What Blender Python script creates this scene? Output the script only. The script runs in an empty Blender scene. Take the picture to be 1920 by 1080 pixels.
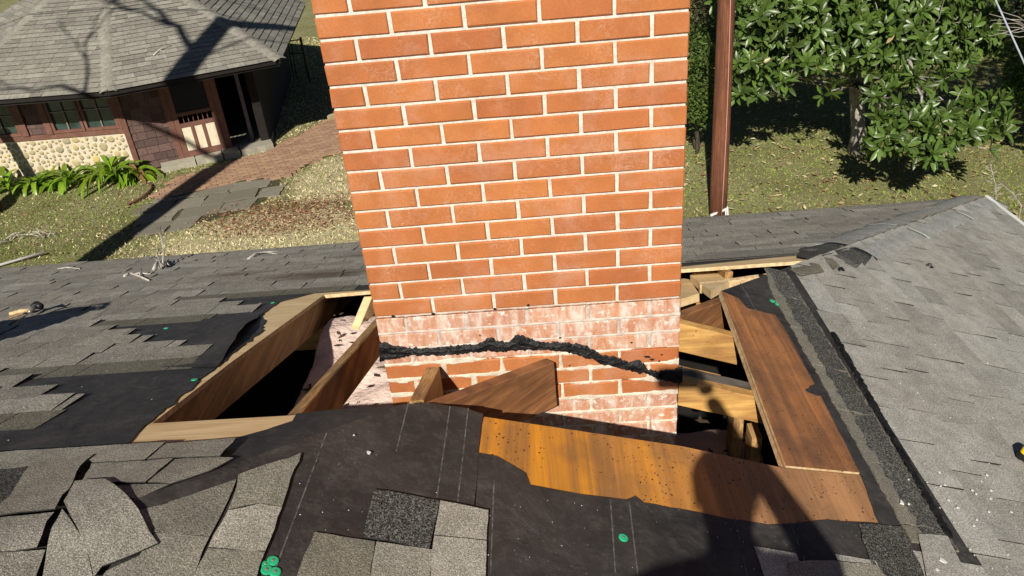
import bpy, math, random
import numpy as np
from mathutils import Vector, geometry
from mathutils import noise as mn
random.seed(7); rng = np.random.default_rng(11)
sc = bpy.context.scene
col = sc.collection
rad = math.radians

# ------------------------------------------------------------------ camera, sky, sun, exposure
CR = np.array([[0.9966, 0.0, 0.0], [0, 0, 0], [0, 0, 0]])
RV = (0.5306, 0.0251, -0.0793)          # camera rotation vector (from the brick grid of the photograph)
def rodr(r):
    t = math.sqrt(sum(c*c for c in r)); k = [c/t for c in r]
    K = np.array([[0, -k[2], k[1]], [k[2], 0, -k[0]], [-k[1], k[0], 0]])
    return np.eye(3)+math.sin(t)*K+(1-math.cos(t))*K@K
CR = rodr(RV)@np.array([[1, 0, 0], [0, 0, -1], [0, 1, 0.]])
CC = np.array([0.578, -2.1742, 1.3528]); FPX = 1446.9
cam_d = bpy.data.cameras.new('camera'); cam = bpy.data.objects.new('camera', cam_d); col.objects.link(cam)
m = np.eye(4); m[:3, 0] = CR[0]; m[:3, 1] = -CR[1]; m[:3, 2] = -CR[2]; m[:3, 3] = CC
from mathutils import Matrix
cam.matrix_world = Matrix(m.tolist())
cam_d.sensor_width = 36; cam_d.lens = 36*FPX/1920; cam_d.clip_start = 0.02; cam_d.clip_end = 1500
sc.camera = cam
SUN = Vector((-.150, -.786, .600)).normalized()      # towards the sun
w = bpy.data.worlds.new('World'); sc.world = w; w.use_nodes = True
nt = w.node_tree; bg = nt.nodes['Background']; sky = nt.nodes.new('ShaderNodeTexSky')
sky.sky_type = 'NISHITA'; sky.sun_disc = False
sky.air_density = .4; sky.dust_density = .2; sky.sun_elevation = math.asin(SUN.z); sky.sun_rotation = math.atan2(SUN.x, SUN.y)
nt.links.new(sky.outputs[0], bg.inputs[0]); bg.inputs[1].default_value = 0.05
sd = bpy.data.lights.new('sun', 'SUN'); so = bpy.data.objects.new('sun', sd); col.objects.link(so)
sd.energy = 5.0; sd.angle = rad(0.55); sd.color = (1.0, .945, .84)
so.location = (-6, -20, 25); so.rotation_euler = SUN.to_track_quat('Z', 'Y').to_euler()
sc.view_settings.view_transform = 'Standard'; sc.view_settings.look = 'None'
sc.view_settings.exposure = 0.2; sc.view_settings.gamma = 1; sc.view_settings.use_curve_mapping = False
sc.cycles.max_bounces = 5; sc.cycles.diffuse_bounces = 2; sc.cycles.glossy_bounces = 2

# ------------------------------------------------------------------ geometry of the place
Z0, XH, P = -0.1757, 0.6066, 0.3611       # two roof planes: B falls away (+y), R falls to the right (+x), hip y = x-XH
KS = math.sqrt(1+P*P); GZ = -4.0
def zB(x, y): return Z0-P*y
def zR(x, y): return Z0-P*(x-XH)
NB = Vector((0, P, 1))/KS; NR = Vector((P, 0, 1))/KS
def PB(x, y, h=0): v = Vector((x, y, zB(x, y)))+NB*h; return v
def PR(x, y, h=0): v = Vector((x, y, zR(x, y)))+NR*h; return v
def PS(x, y, h=0):
    a, b = zB(x, y), zR(x, y); k = .035; t = max(0, k-abs(a-b))/k
    return Vector((x, y, min(a, b)-t*t*k*.25+h))
def ray(px, py): return np.array([(px-960)/FPX, (py-540)/FPX, 1])@CR
def hit(px, py, n, d):
    r = ray(px, py); n = np.array(n, float); t = (d-n@CC)/(n@r); return CC+t*r
def uB(px, py, o=0): q = hit(px, py, (0, P, 1), Z0+o); return (float(q[0]), float(q[1]))
def uR(px, py, o=0): q = hit(px, py, (P, 0, 1), Z0+P*XH+o); return (float(q[0]), float(q[1]))
def uS(px, py):
    b = uB(px, py)
    return b if b[1] >= b[0]-XH else uR(px, py)
def uG(px, py, z=GZ): q = hit(px, py, (0, 0, 1), z); return (float(q[0]), float(q[1]))
def uF(px, py, y=0.0): q = hit(px, py, (0, 1, 0), y); return Vector([float(c) for c in q])
def proj(v):
    c = CR@(np.array(v, float)-CC)
    if c[2] < .05: return (-9999, -9999, c[2])
    return (960+FPX*c[0]/c[2], 540+FPX*c[1]/c[2], c[2])
def snap(q): t = (q[0]-XH+q[1])/2; return (t+XH, t)

# ------------------------------------------------------------------ materials
def new_mat(name):
    mt = bpy.data.materials.new(name); mt.use_nodes = True
    return mt, mt.node_tree, mt.node_tree.nodes['Principled BSDF']
class NT:
    def __init__(s, nt): s.nt = nt
    def n(s, t, **kw):
        o = s.nt.nodes.new(t)
        for k, v in kw.items():
            if k.startswith('i_'):
                key = k[2:]; key = int(key) if key.isdigit() else key.replace('_', ' ')
                o.inputs[key].default_value = v
            else: setattr(o, k, v)
        return o
    def l(s, a, b): s.nt.links.new(a, b)
    def pos(s, scale=(1, 1, 1), rot=(0, 0, 0)):
        g = s.n('ShaderNodeNewGeometry'); mp = s.n('ShaderNodeMapping')
        mp.inputs['Scale'].default_value = scale; mp.inputs['Rotation'].default_value = rot
        s.l(g.outputs['Position'], mp.inputs[0]); return mp.outputs[0]
    def noise(s, vec, sc_, det=3, rough=.55, dist=0):
        o = s.n('ShaderNodeTexNoise'); o.inputs['Scale'].default_value = sc_; o.inputs['Detail'].default_value = det
        o.inputs['Roughness'].default_value = rough; o.inputs['Distortion'].default_value = dist
        s.l(vec, o.inputs['Vector']); return o.outputs['Fac']
    def ramp(s, fac, stops):
        r = s.n('ShaderNodeValToRGB'); e = r.color_ramp.elements
        while len(e) < len(stops): e.new(.5)
        for i, (p_, c) in enumerate(stops):
            e[i].position = p_; e[i].color = (c, c, c, 1) if isinstance(c, (int, float)) else (*c, 1)
        s.l(fac, r.inputs[0]); return r.outputs[0]
    def mix(s, fac, a, b, mode='MIX'):
        o = s.n('ShaderNodeMix', data_type='RGBA', blend_type=mode)
        for inp, v in ((o.inputs[0], fac), (o.inputs[6], a), (o.inputs[7], b)):
            if isinstance(v, (int, float)): inp.default_value = v
            elif isinstance(v, tuple): inp.default_value = (*v, 1)
            else: s.l(v, inp)
        return o.outputs[2]
    def attr(s, name): return s.n('ShaderNodeAttribute', attribute_name=name)
    def math(s, op, a, b=0):
        o = s.n('ShaderNodeMath', operation=op)
        for i, v in enumerate((a, b)):
            if isinstance(v, (int, float)): o.inputs[i].default_value = v
            else: s.l(v, o.inputs[i])
        return o.outputs[0]
    def bump(s, h, bs, strength=.4, dist=.01):
        b = s.n('ShaderNodeBump'); b.inputs['Strength'].default_value = strength; b.inputs['Distance'].default_value = dist
        s.l(h, b.inputs['Height']); s.l(b.outputs[0], bs.inputs['Normal'])

def m_shingle(name, lo, hi, warm, speck=.5, stain=None, gs=420):
    mt, nt, bs = new_mat(name); T = NT(nt); p_ = T.pos()
    t = T.attr('tint').outputs['Fac']
    c = T.mix(t, lo, hi)
    big = T.noise(p_, 1.7, 4, .6)
    c = T.mix(T.ramp(big, [(.4, 0.), (.65, .55)]), c, warm)
    med = T.noise(p_, 14, 3)
    if stain:
        for (cx, cy, rx, ry, amt) in stain:
            mp = T.n('ShaderNodeMapping'); mp.inputs['Location'].default_value = (-cx/rx, -cy/ry, 0); mp.inputs['Scale'].default_value = (1/rx, 1/ry, 0); T.l(p_, mp.inputs[0])
            ln = T.n('ShaderNodeVectorMath', operation='LENGTH'); T.l(mp.outputs[0], ln.inputs[0])
            dd_ = T.math('ADD', ln.outputs['Value'], T.math('MULTIPLY', T.noise(T.pos((3, 12, 3)), 1, 5, .7), .9))
            c = T.mix(T.ramp(dd_, [(.6, amt), (1.0 , 0.)]), c, (.075, .052, .036))
    c = T.mix(1, c, T.ramp(med, [(.3, .82), (.7, 1.12)]), 'MULTIPLY')
    gr = T.noise(p_, gs, 1, .5)
    g2 = T.noise(p_, gs*.42, 1, .5)
    c = T.mix(1, c, T.ramp(gr, [(.33, 1-speck), (.5, 1.), (.66, 1+speck*1.5)]), 'MULTIPLY')
    c = T.mix(1, c, T.ramp(g2, [(.33, 1-speck*.55), (.66, 1+speck*.6)]), 'MULTIPLY')
    T.l(c, bs.inputs['Base Color']); bs.inputs['Roughness'].default_value = .93
    bs.inputs['Specular IOR Level'].default_value = .25
    T.bump(T.math('ADD', gr, g2), bs, .5, .003); return mt
def m_plain(name, c1, c2, sc_=6, rough=.8, bump=.2, bd=.01, spec=.3, det=4, metal=0, bsc=None):
    mt, nt, bs = new_mat(name); T = NT(nt); p_ = T.pos()
    n = T.noise(p_, sc_, det); T.l(T.mix(T.ramp(n, [(.35, 0.), (.65, 1.)]), c1, c2), bs.inputs['Base Color'])
    bs.inputs['Roughness'].default_value = rough; bs.inputs['Specular IOR Level'].default_value = spec
    bs.inputs['Metallic'].default_value = metal
    if bump: T.bump(T.noise(p_, bsc or sc_*6, 3), bs, bump, bd)
    return mt
def m_wood(name, light, dark, scale, rot=(0, 0, 0), stain=None, st_amt=.5, spots=0, rough=.7, contrast=.7, zone=None):
    """grain stretched along one axis: scale small on the axis of the grain"""
    mt, nt, bs = new_mat(name); T = NT(nt)
    p_ = T.pos(scale, rot); q = T.pos()
    n1 = T.noise(p_, 1.6, 6, .68, .7); wv = T.n('ShaderNodeTexWave', i_Scale=.6, i_Distortion=9., i_Detail=4.)
    wv.inputs['Detail Scale'].default_value = 1.2
    T.l(p_, wv.inputs['Vector'])
    f = T.math('ADD', T.math('MULTIPLY', n1, .75), T.math('MULTIPLY', wv.outputs['Fac'], .3*contrast))
    c = T.mix(T.ramp(f, [(.38, 0.), (.72, 1.)]), light, dark)
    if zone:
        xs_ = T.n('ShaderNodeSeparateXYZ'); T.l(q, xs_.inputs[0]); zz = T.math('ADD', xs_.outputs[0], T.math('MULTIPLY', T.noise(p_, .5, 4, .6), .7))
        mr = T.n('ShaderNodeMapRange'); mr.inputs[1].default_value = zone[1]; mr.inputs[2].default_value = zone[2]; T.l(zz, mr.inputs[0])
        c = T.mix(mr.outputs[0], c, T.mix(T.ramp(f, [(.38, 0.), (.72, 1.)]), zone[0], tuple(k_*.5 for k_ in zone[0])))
    if stain:
        s_ = T.noise(p_, .33, 5, .68, .6)
        c = T.mix(T.ramp(s_, [(.40, 0.), (.62, st_amt)]), c, stain)
        s2 = T.noise(q, 5, 4, .6); c = T.mix(T.ramp(s2, [(.5, 0.), (.75, st_amt*.8)]), c, stain)
    if spots:
        v = T.n('ShaderNodeTexVoronoi', i_Scale=spots); T.l(T.mix(.03, q, T.n('ShaderNodeTexNoise', i_Scale=30.).outputs['Color']), v.inputs['Vector'])
        msk = T.noise(q, 9, 2)
        sp = T.math('MULTIPLY', T.ramp(v.outputs['Distance'], [(.10, 1.), (.2, 0.)]), T.ramp(msk, [(.45, 0.), (.6, .9)]))
        c = T.mix(sp, c, tuple(k*.25 for k in dark))
        w2 = T.ramp(T.noise(q, 210, 1), [(.70, 0.), (.74, .5)]); c = T.mix(w2, c, (.5, .42, .3))
    T.l(c, bs.inputs['Base Color']); bs.inputs['Roughness'].default_value = rough
    bs.inputs['Specular IOR Level'].default_value = .35
    T.bump(f, bs, .35, .004); return mt
def m_attrcol(name, rough=.8, spec=.3, var=.25, trans=0, tone_noise=30):
    mt, nt, bs = new_mat(name); T = NT(nt); p_ = T.pos()
    a = T.attr('col').outputs['Color']; n = T.noise(p_, tone_noise, 2)  # noise only varies the tone at random
    c = T.mix(1, a, T.ramp(n, [(.3, 1-var), (.7, 1+var)]), 'MULTIPLY')
    T.l(c, bs.inputs['Base Color']); bs.inputs['Roughness'].default_value = rough
    bs.inputs['Specular IOR Level'].default_value = spec
    if trans:
        tr = T.n('ShaderNodeBsdfTranslucent'); T.l(T.mix(1, c, (1.3, 1.5, .5), 'MULTIPLY'), tr.inputs[0]); ms = T.n('ShaderNodeMixShader', i_0=trans)
        out = [n_ for n_ in nt.nodes if n_.type == 'OUTPUT_MATERIAL'][0]
        T.l(bs.outputs[0], ms.inputs[1]); T.l(tr.outputs[0], ms.inputs[2]); T.l(ms.outputs[0], out.inputs[0])
    return mt

M = {}
M['shB'] = m_shingle('shingle_grey', (.225, .208, .178), (.33, .31, .268), (.25, .22, .18), .45, gs=300, stain=[(-.80, 1.95, .75, .42, .85), (-1.45, 2.2, .5, .28, .7), (-.7, 2.7, .55, .4, .5)])
M['shR'] = m_shingle('shingle_pale', (.26, .25, .225), (.40, .385, .35), (.32, .29, .25), .38, gs=420)
M['shN'] = m_shingle('shingle_near', (.15, .14, .112), (.36, .34, .29), (.24, .21, .16), .48, gs=520)
M['shD'] = m_shingle('shingle_dark', (.035, .034, .033), (.08, .078, .07), (.05, .045, .04), 1.0, gs=330)
M['lapB'] = m_shingle('headlap_olive', (.15, .138, .105), (.19, .175, .135), (.13, .115, .085), .5, gs=330)
M['cap'] = m_shingle('hip_cap', (.24, .245, .225), (.34, .34, .315), (.29, .285, .265), .35, gs=300)
def m_felt():
    mt, nt, bs = new_mat('roofing_felt'); T = NT(nt); p_ = T.pos()
    c = T.mix(T.ramp(T.noise(p_, 3, 5, .65), [(.35, 0.), (.7, 1.)]), (.022, .020, .0195), (.055, .048, .045))
    dust = T.ramp(T.noise(p_, 20, 8, .8), [(.48, 0.), (.74, .32)])
    c = T.mix(dust, c, (.17, .155, .14))
    scf = T.ramp(T.noise(T.pos((4, 22, 10), (0, 0, .5)), 3, 5, .75, 1.5), [(.60, 0.), (.72, .28)]); c = T.mix(scf, c, (.14, .13, .12))
    sp = T.ramp(T.noise(p_, 170, 1), [(.73, 0.), (.78, .6)]); c = T.mix(T.math('MULTIPLY', sp, T.ramp(T.noise(p_, 2.7, 2), [(.42, 0.), (.62, 1.)])), c, (.42, .41, .4))
    T.l(c, bs.inputs['Base Color']); bs.inputs['Roughness'].default_value = .62; bs.inputs['Specular IOR Level'].default_value = .35
    T.bump(T.noise(T.pos((1, 1, 1)), 6, 6, .6, .5), bs, .5, .03); return mt
M['felt'] = m_felt()
M['edge'] = m_plain('asphalt_edge', (.035, .033, .030), (.022, .021, .02), 60, .9, 0)
M['chalk'] = m_plain('printed_line', (.16, .155, .15), (.045, .043, .042), 60, .8, 0)
M['ply'] = m_wood('plywood_weathered', (.50, .205, .07), (.28, .098, .03), (18, .9, 14), (0, 0, rad(6)), (.07, .04, .03), .9, 50, contrast=.3)
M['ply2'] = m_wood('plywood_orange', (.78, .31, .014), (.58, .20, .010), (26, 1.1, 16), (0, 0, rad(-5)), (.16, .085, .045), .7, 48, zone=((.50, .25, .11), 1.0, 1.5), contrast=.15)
M['plyL'] = m_wood('plywood_raw', (.86, .65, .37), (.70, .47, .22), (1.5, 34, 34), (0, 0, 0), (.50, .32, .15), .3, 0)
M['plyE'] = m_plain('plywood_edge', (.72, .55, .33), (.48, .32, .16), 40, .8, .2, .003)
M['rafY'] = m_wood('rafter_pine', (.58, .36, .14), (.33, .16, .055), (38, 1.6, 26), (0, 0, 0), (.11, .055, .028), .75, 40)
M['rafX'] = m_wood('rafter_pine_x', (.72, .42, .13), (.45, .22, .06), (1.8, 26, 38), (0, 0, 0), (.20, .09, .04), .6, 40)
M['rafG'] = m_wood('rafter_grey', (.20, .17, .14), (.07, .055, .045), (2.2, 40, 30), (0, 0, 0), (.05, .04, .035), .6, 0)
M['rafH'] = m_wood('hip_rafter', (.42, .19, .075), (.20, .08, .03), (3, 3, 28), (0, 0, rad(45)), (.07, .035, .02), .7, 0)
M['insul'] = m_plain('insulation_pink', (.80, .62, .54), (.66, .50, .43), 9, .95, .6, .02, .1, 6, 0, 40)
M['tar'] = m_plain('tar', (.005, .005, .006), (.020, .019, .019), 30, .5, .8, .012, .3, 5, 0, 70)
M['white'] = m_plain('white_paint', (.78, .78, .76), (.62, .62, .6), 5, .5, .05)
M['green'] = m_plain('green_plastic', (.02, .42, .19), (.03, .50, .25), 20, .4, 0, spec=.5)
M['metal'] = m_plain('nail_metal', (.5, .4, .3), (.3, .3, .28), 50, .4, 0, metal=.7)
def m_brick(name, old=False):
    mt, nt, bs = new_mat(name); T = NT(nt); p_ = T.pos()
    t = T.attr('tint').outputs['Fac']
    c = T.mix(t, (.42, .136, .047), (.49, .176, .055))
    z = T.n('ShaderNodeSeparateXYZ'); T.l(T.pos(), z.inputs[0])
    c = T.mix(1, c, T.ramp(T.noise(p_, 9, 4), [(.3, .86), (.7, 1.1)]), 'MULTIPLY')
    c = T.mix(1, c, T.ramp(T.noise(p_, 160, 2), [(.3, .93), (.7, 1.07)]), 'MULTIPLY')
    # mortar smears with thin swirls
    q = T.pos((1, 1, 1)); sw = T.noise(q, 24, 5, .7, 2.5)
    band = T.ramp(sw, [(.485, 0.), (.5, 1.), (.515, 0.)])
    msk = T.ramp(T.noise(q, 7, 3), [(.5, 0.), (.62, .75)])
    c = T.mix(T.math('MULTIPLY', band, msk), c, (.66, .45, .34))
    hz = T.ramp(T.noise(q, 5, 5, .7), [(.50, 0.), (.74, .5)]); c = T.mix(hz, c, (.58, .33, .23))
    if old:
        e = T.noise(T.pos((1.4, 1, .45)), 17, 7, .78, .4)
        c = T.mix(T.ramp(e, [(.40, .10), (.52, .34), (.62, .80)]), c, (.78, .66, .58))
        g = T.noise(q, 38, 4, .7); c = T.mix(T.ramp(g, [(.56, 0.), (.66, .85)]), c, (.84, .76, .70))
    T.l(c, bs.inputs['Base Color']); bs.inputs['Roughness'].default_value = .78; bs.inputs['Specular IOR Level'].default_value = .3
    T.bump(T.noise(p_, 120, 4), bs, .3, .002); return mt
M['brick'] = m_brick('brick_clay'); M['brick_old'] = m_brick('brick_weathered', True)
M['mortar'] = m_plain('mortar', (.80, .73, .64), (.62, .55, .47), 60, .95, .7, .004, .1, 5, 0, 260)
M['mortar_old'] = m_plain('mortar_weathered', (.85, .76, .62), (.60, .48, .38), 20, .95, .8, .006, .1, 6, 0, 200)
M['mortar_grey'] = m_plain('mortar_grey', (.70, .60, .52), (.45, .36, .31), 30, .95, .6, .004, .1, 6, 0, 200)

# ------------------------------------------------------------------ object helpers
def tag(o, label=None, cat=None, group=None, kind=None):
    if label: o['label'] = label
    if cat: o['category'] = cat
    if group: o['group'] = group
    if kind: o['kind'] = kind
    return o
LOC = {}
def thing(name, loc, label, cat, group=None, kind=None):
    o = bpy.data.objects.new(name, None); col.objects.link(o); o.location = loc; o.empty_display_size = .1
    LOC[o.name] = Vector(loc); return tag(o, label, cat, group, kind)
def obj(name, verts, faces, mat, parent=None, tint=None, colr=None, smooth=False, label=None, kind=None, mats=None, fm=None):
    off = LOC[parent.name] if parent else Vector((0, 0, 0))
    me = bpy.data.meshes.new(name)
    me.from_pydata([(v[0]-off[0], v[1]-off[1], v[2]-off[2]) for v in verts], [], faces)
    if mats:
        for k in mats: me.materials.append(k)
        me.polygons.foreach_set('material_index', fm)
    else: me.materials.append(mat)
    n = len(me.vertices)
    if tint is not None:
        a = me.attributes.new('tint', 'FLOAT', 'POINT'); a.data.foreach_set('value', np.full(n, tint) if np.isscalar(tint) else np.asarray(tint, float))
    if colr is not None:
        a = me.attributes.new('col', 'FLOAT_COLOR', 'POINT'); c = np.asarray(colr, float)
        if c.ndim == 1: c = np.tile(c, (n, 1))
        c = np.concatenate([c, np.ones((n, 1))], 1); a.data.foreach_set('color', c.ravel())
    if smooth: me.polygons.foreach_set('use_smooth', [True]*len(me.polygons))
    me.update()
    o = bpy.data.objects.new(name, me); col.objects.link(o)
    if parent: o.parent = parent; LOC[o.name] = off
    else: LOC[o.name] = Vector((0, 0, 0))
    if label: o['label'] = label
    if kind: o['kind'] = kind
    return o
class MB:
    def __init__(s): s.v = []; s.f = []; s.t = []; s.c = []; s.m = []
    def add(s, v, f, t=None, c=None, m=0):
        b = len(s.v); s.v += list(v); s.f += [tuple(i+b for i in q) for q in f]
        if t is not None: s.t += [t]*len(v)
        if c is not None: s.c += [c]*len(v)
        s.m += [m]*len(f)
    def build(s, name, mat, parent=None, **kw):
        return obj(name, s.v, s.f, mat, parent, tint=s.t or None, colr=s.c or None, **kw)
BOXF = [(0, 3, 2, 1), (4, 5, 6, 7), (0, 1, 5, 4), (1, 2, 6, 5), (2, 3, 7, 6), (3, 0, 4, 7)]
def box(c, s, jit=0):
    x, y, z = c; a, b, d = [k/2 for k in s]
    return [(x+i*a+random.uniform(-jit, jit), y+j*b+random.uniform(-jit, jit), z+k*d+random.uniform(-jit, jit)) for k in (-1, 1) for i, j in ((-1, -1), (1, -1), (1, 1), (-1, 1))], BOXF
def beam(p0, p1, side, w, down, d):
    """box from p0 to p1 (top centre line)"""
    p0, p1 = Vector(p0), Vector(p1); s = Vector(side).normalized()*w/2; dn = Vector(down).normalized()*d
    v = [p0-s+dn, p0+s+dn, p1+s+dn, p1-s+dn, p0-s, p0+s, p1+s, p1-s]
    return v, BOXF
def chamfer_beam(p0, p1, side, w, down, d, seg=1, jit=0, c=.003):
    p0, p1 = Vector(p0), Vector(p1); s = Vector(side).normalized(); dn = Vector(down).normalized()
    prof = [(-w/2+c, 0), (w/2-c, 0), (w/2, c), (w/2, d-c), (w/2-c, d), (-w/2+c, d), (-w/2, d-c), (-w/2, c)]
    v = []; f = []
    for i in range(seg+1):
        q = p0.lerp(p1, i/seg)
        for a, b in prof:
            v.append(q+s*(a+random.uniform(-jit, jit))+dn*(b+random.uniform(-jit, jit)))
    for i in range(seg):
        for k in range(8):
            f.append((i*8+k, i*8+(k+1) % 8, i*8+8+(k+1) % 8, i*8+8+k))
    f.append(tuple(range(7, -1, -1))); f.append(tuple(seg*8+k for k in range(8)))
    return v, f
def area2(p): return sum(p[i][0]*p[(i+1) % len(p)][1]-p[(i+1) % len(p)][0]*p[i][1] for i in range(len(p)))/2
def slab(poly, fn, h1, h0):
    """polygon (plan xy) as a sheet between heights h0<h1 above the surface fn"""
    if area2(poly) < 0: poly = poly[::-1]
    tri = geometry.tessellate_polygon([[Vector((p_[0], p_[1], 0)) for p_ in poly]])
    n = len(poly); v = [fn(x, y, h1) for x, y in poly]+[fn(x, y, h0) for x, y in poly]; f = []
    for t in tri:
        a = [poly[i] for i in t]; t = t if area2(a) > 0 else t[::-1]
        f.append(tuple(t)); f.append(tuple(i+n for i in t[::-1]))
    for i in range(n): j = (i+1) % n; f.append((i+n, j+n, j, i))
    return v, f
def clip_half(poly, fn):
    out = []
    for i in range(len(poly)):
        a, b = poly[i-1], poly[i]; fa, fb = fn(a), fn(b)
        if (fa >= 0) != (fb >= 0):
            t = fa/(fa-fb); out.append((a[0]+(b[0]-a[0])*t, a[1]+(b[1]-a[1])*t))
        if fb >= 0: out.append(b)
    return out
def inside(q, poly):
    x, y = q; r = False
    for i in range(len(poly)):
        (x1, y1), (x2, y2) = poly[i-1], poly[i]
        if (y1 > y) != (y2 > y) and x < (x2-x1)*(y-y1)/(y2-y1)+x1: r = not r
    return r
def rough(poly, step=.03, amp=.006, skip=()):
    out = []
    for i in range(len(poly)):
        a, b = poly[i], poly[(i+1) % len(poly)]; L = math.dist(a, b); n = 1 if i in skip else max(1, int(L/step))
        for k in range(n):
            t = k/n; x = a[0]+(b[0]-a[0])*t; y = a[1]+(b[1]-a[1])*t
            if k: x += random.gauss(0, amp); y += random.gauss(0, amp)
            out.append((x, y))
    return out
def roughl(pl, step=.03, amp=.006, skip=()):
    return rough(pl, step, amp, tuple(skip)+(len(pl)-1,))
def tube(pts, radii, n=8, cap=True):
    v = []; f = []; m_ = len(pts); pts = [Vector(p_) for p_ in pts]
    if isinstance(radii, (int, float)): radii = [radii]*m_
    ref = Vector((0, 0, 1))
    d0 = (pts[1]-pts[0]).normalized()
    if abs(d0.z) > .9: ref = Vector((1, 0, 0))
    for i in range(m_):
        d = (pts[min(i+1, m_-1)]-pts[max(i-1, 0)]).normalized()
        a = d.cross(ref).normalized(); b = d.cross(a).normalized()
        for k in range(n):
            th = 2*math.pi*k/n; v.append(pts[i]+(a*math.cos(th)+b*math.sin(th))*radii[i])
    for i in range(m_-1):
        for k in range(n): f.append((i*n+k, i*n+(k+1) % n, i*n+n+(k+1) % n, i*n+n+k))
    if cap: f.append(tuple(range(n-1, -1, -1))); f.append(tuple((m_-1)*n+k for k in range(n)))
    return v, f
def fbm(x, y, z=0, o=4): return mn.fractal(Vector((x, y, z)), 1.0, 2.0, o)

# ------------------------------------------------------------------ ground
def lawn_col(x, y):
    """(r,g,b) of a blade at this spot of the yard"""
    n = fbm(x*.9, y*.9, 3); n2 = random.random()
    green = (.24, .33, .06); straw = (.85, .75, .46); brown = (.24, .15, .075)
    if x < 1:
        # rust brown needles
        d = ((x+3.75)/1.35)**2+((y-9.95)/.75)**2
        if d+n*.5 < 1 and n2 < .6: return (.26+.1*random.random(), .13, .07)
        gr = 1/(1+math.exp((x+6.0)*2.2)); 
        if y > 11.2 and x > -5: gr = .45
        if y > 17: gr = .4
        k = gr*.62+n*.5
        if n2 < k: return green if random.random() < .7 else (.20, .24, .06)
        return straw if random.random() < .80-.45*gr else brown
    k = .74+n*.5
    if n2 < k: return (.25, .34, .055) if random.random() < .7 else (.30, .33, .09)
    r = random.random()
    return (.46, .38, .18) if r < .45 else (brown if r < .85 else (.45, .40, .22))
def m_ground():
    mt, nt, bs = new_mat('lawn_soil'); T = NT(nt); p_ = T.pos()
    c = T.mix(T.ramp(T.noise(p_, .8, 6, .65), [(.35, 0.), (.65, 1.)]), (.26, .25, .09), (.42, .38, .19))
    c = T.mix(T.ramp(T.noise(p_, 22, 5, .7), [(.4, 0.), (.62, .8)]), c, (.09, .11, .03))
    c = T.mix(T.ramp(T.noise(p_, 60, 3), [(.55, 0.), (.7, .7)]), c, (.09, .05, .03))
    for cx, cy, rx, ry in ((-3.9, 9.2, 3.2, 1.8), (-3.2, 11.6, 1.5, 2.2)):
        mp = T.n('ShaderNodeMapping'); mp.inputs['Location'].default_value = (-cx/rx, -cy/ry, 0); mp.inputs['Scale'].default_value = (1/rx, 1/ry, 0); T.l(p_, mp.inputs[0])
        ln = T.n('ShaderNodeVectorMath', operation='LENGTH'); T.l(mp.outputs[0], ln.inputs[0])
        dd_ = T.math('ADD', ln.outputs['Value'], T.math('MULTIPLY', T.noise(p_, 2.5, 5, .7), .7))
        c = T.mix(T.ramp(dd_, [(.85, .85), (1.0, 0.)]), c, T.mix(T.ramp(T.noise(p_, 25, 4, .7), [(.35, 0.), (.6, 1.)]), (.40, .33, .18), (.68, .60, .36)))
    T.l(c, bs.inputs['Base Color']); bs.inputs['Roughness'].default_value = .95
    T.bump(T.noise(p_, 30, 5, .7), bs, .8, .06); return mt
def zG(x, y):
    """the yard is nearly flat, with a slight rise to the far right"""
    return GZ+.02*fbm(x*.5, y*.5)+max(0, y-16)*.02
gx = list(np.linspace(-16, 16, 81)); gx = [-400, -120, -40, -24]+gx+[24, 40, 120, 400]
gy = [-400, -120, -40, -16]+list(np.linspace(-6, 30, 91))+[40, 60, 120, 400]
gv = []; gf = []
for j, y in enumerate(gy):
    for i, x in enumerate(gx): gv.append((x, y, zG(x, min(y, 40)) if (abs(x) < 17 and -7 < y < 31) else GZ+max(0, min(y, 40)-16)*.02))
nx = len(gx)
for j in range(len(gy)-1):
    for i in range(nx-1): gf.append((j*nx+i, j*nx+i+1, (j+1)*nx+i+1, (j+1)*nx+i))
tag(obj('ground', gv, gf, m_ground(), smooth=True), kind='structure')

def scatter_mesh(name, V, C, mat, label, cat):
    """V (n,3,3) triangles, C (n,3) colours -> one mesh"""
    n = len(V); me = bpy.data.meshes.new(name)
    me.vertices.add(n*3); me.vertices.foreach_set('co', V.reshape(-1).astype(np.float32))
    me.loops.add(n*3); me.loops.foreach_set('vertex_index', np.arange(n*3, dtype=np.int32))
    me.polygons.add(n); me.polygons.foreach_set('loop_start', np.arange(0, n*3, 3, dtype=np.int32))
    me.update(calc_edges=True)
    a = me.attributes.new('col', 'FLOAT_COLOR', 'POINT'); cc = np.concatenate([np.repeat(C, 3, 0), np.ones((n*3, 1))], 1)
    a.data.foreach_set('color', cc.ravel().astype(np.float32)); me.materials.append(mat); me.validate(); me.update()
    o = bpy.data.objects.new(name, me); col.objects.link(o); return tag(o, label, cat, kind='stuff')
pave_b = [uG(*q) for q in [(285, 372), (330, 335), (395, 318), (500, 287), (560, 255), (640, 215), (680, 235), (680, 275), (600, 300), (530, 335), (430, 345), (330, 372)]]
pave_f = [uG(*q) for q in [(262, 415), (300, 380), (345, 362), (430, 344), (528, 333), (520, 352), (500, 372), (470, 392), (400, 412), (330, 428), (285, 443), (262, 440)]]
pav_poly = [(-12, 12.68), (-7.6, 12.68), (-5.2, 13.8), (-6.3, 20.5), (-12, 21)]
MG = m_attrcol('grass_blade', .85, .2, .25, .15)
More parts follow.
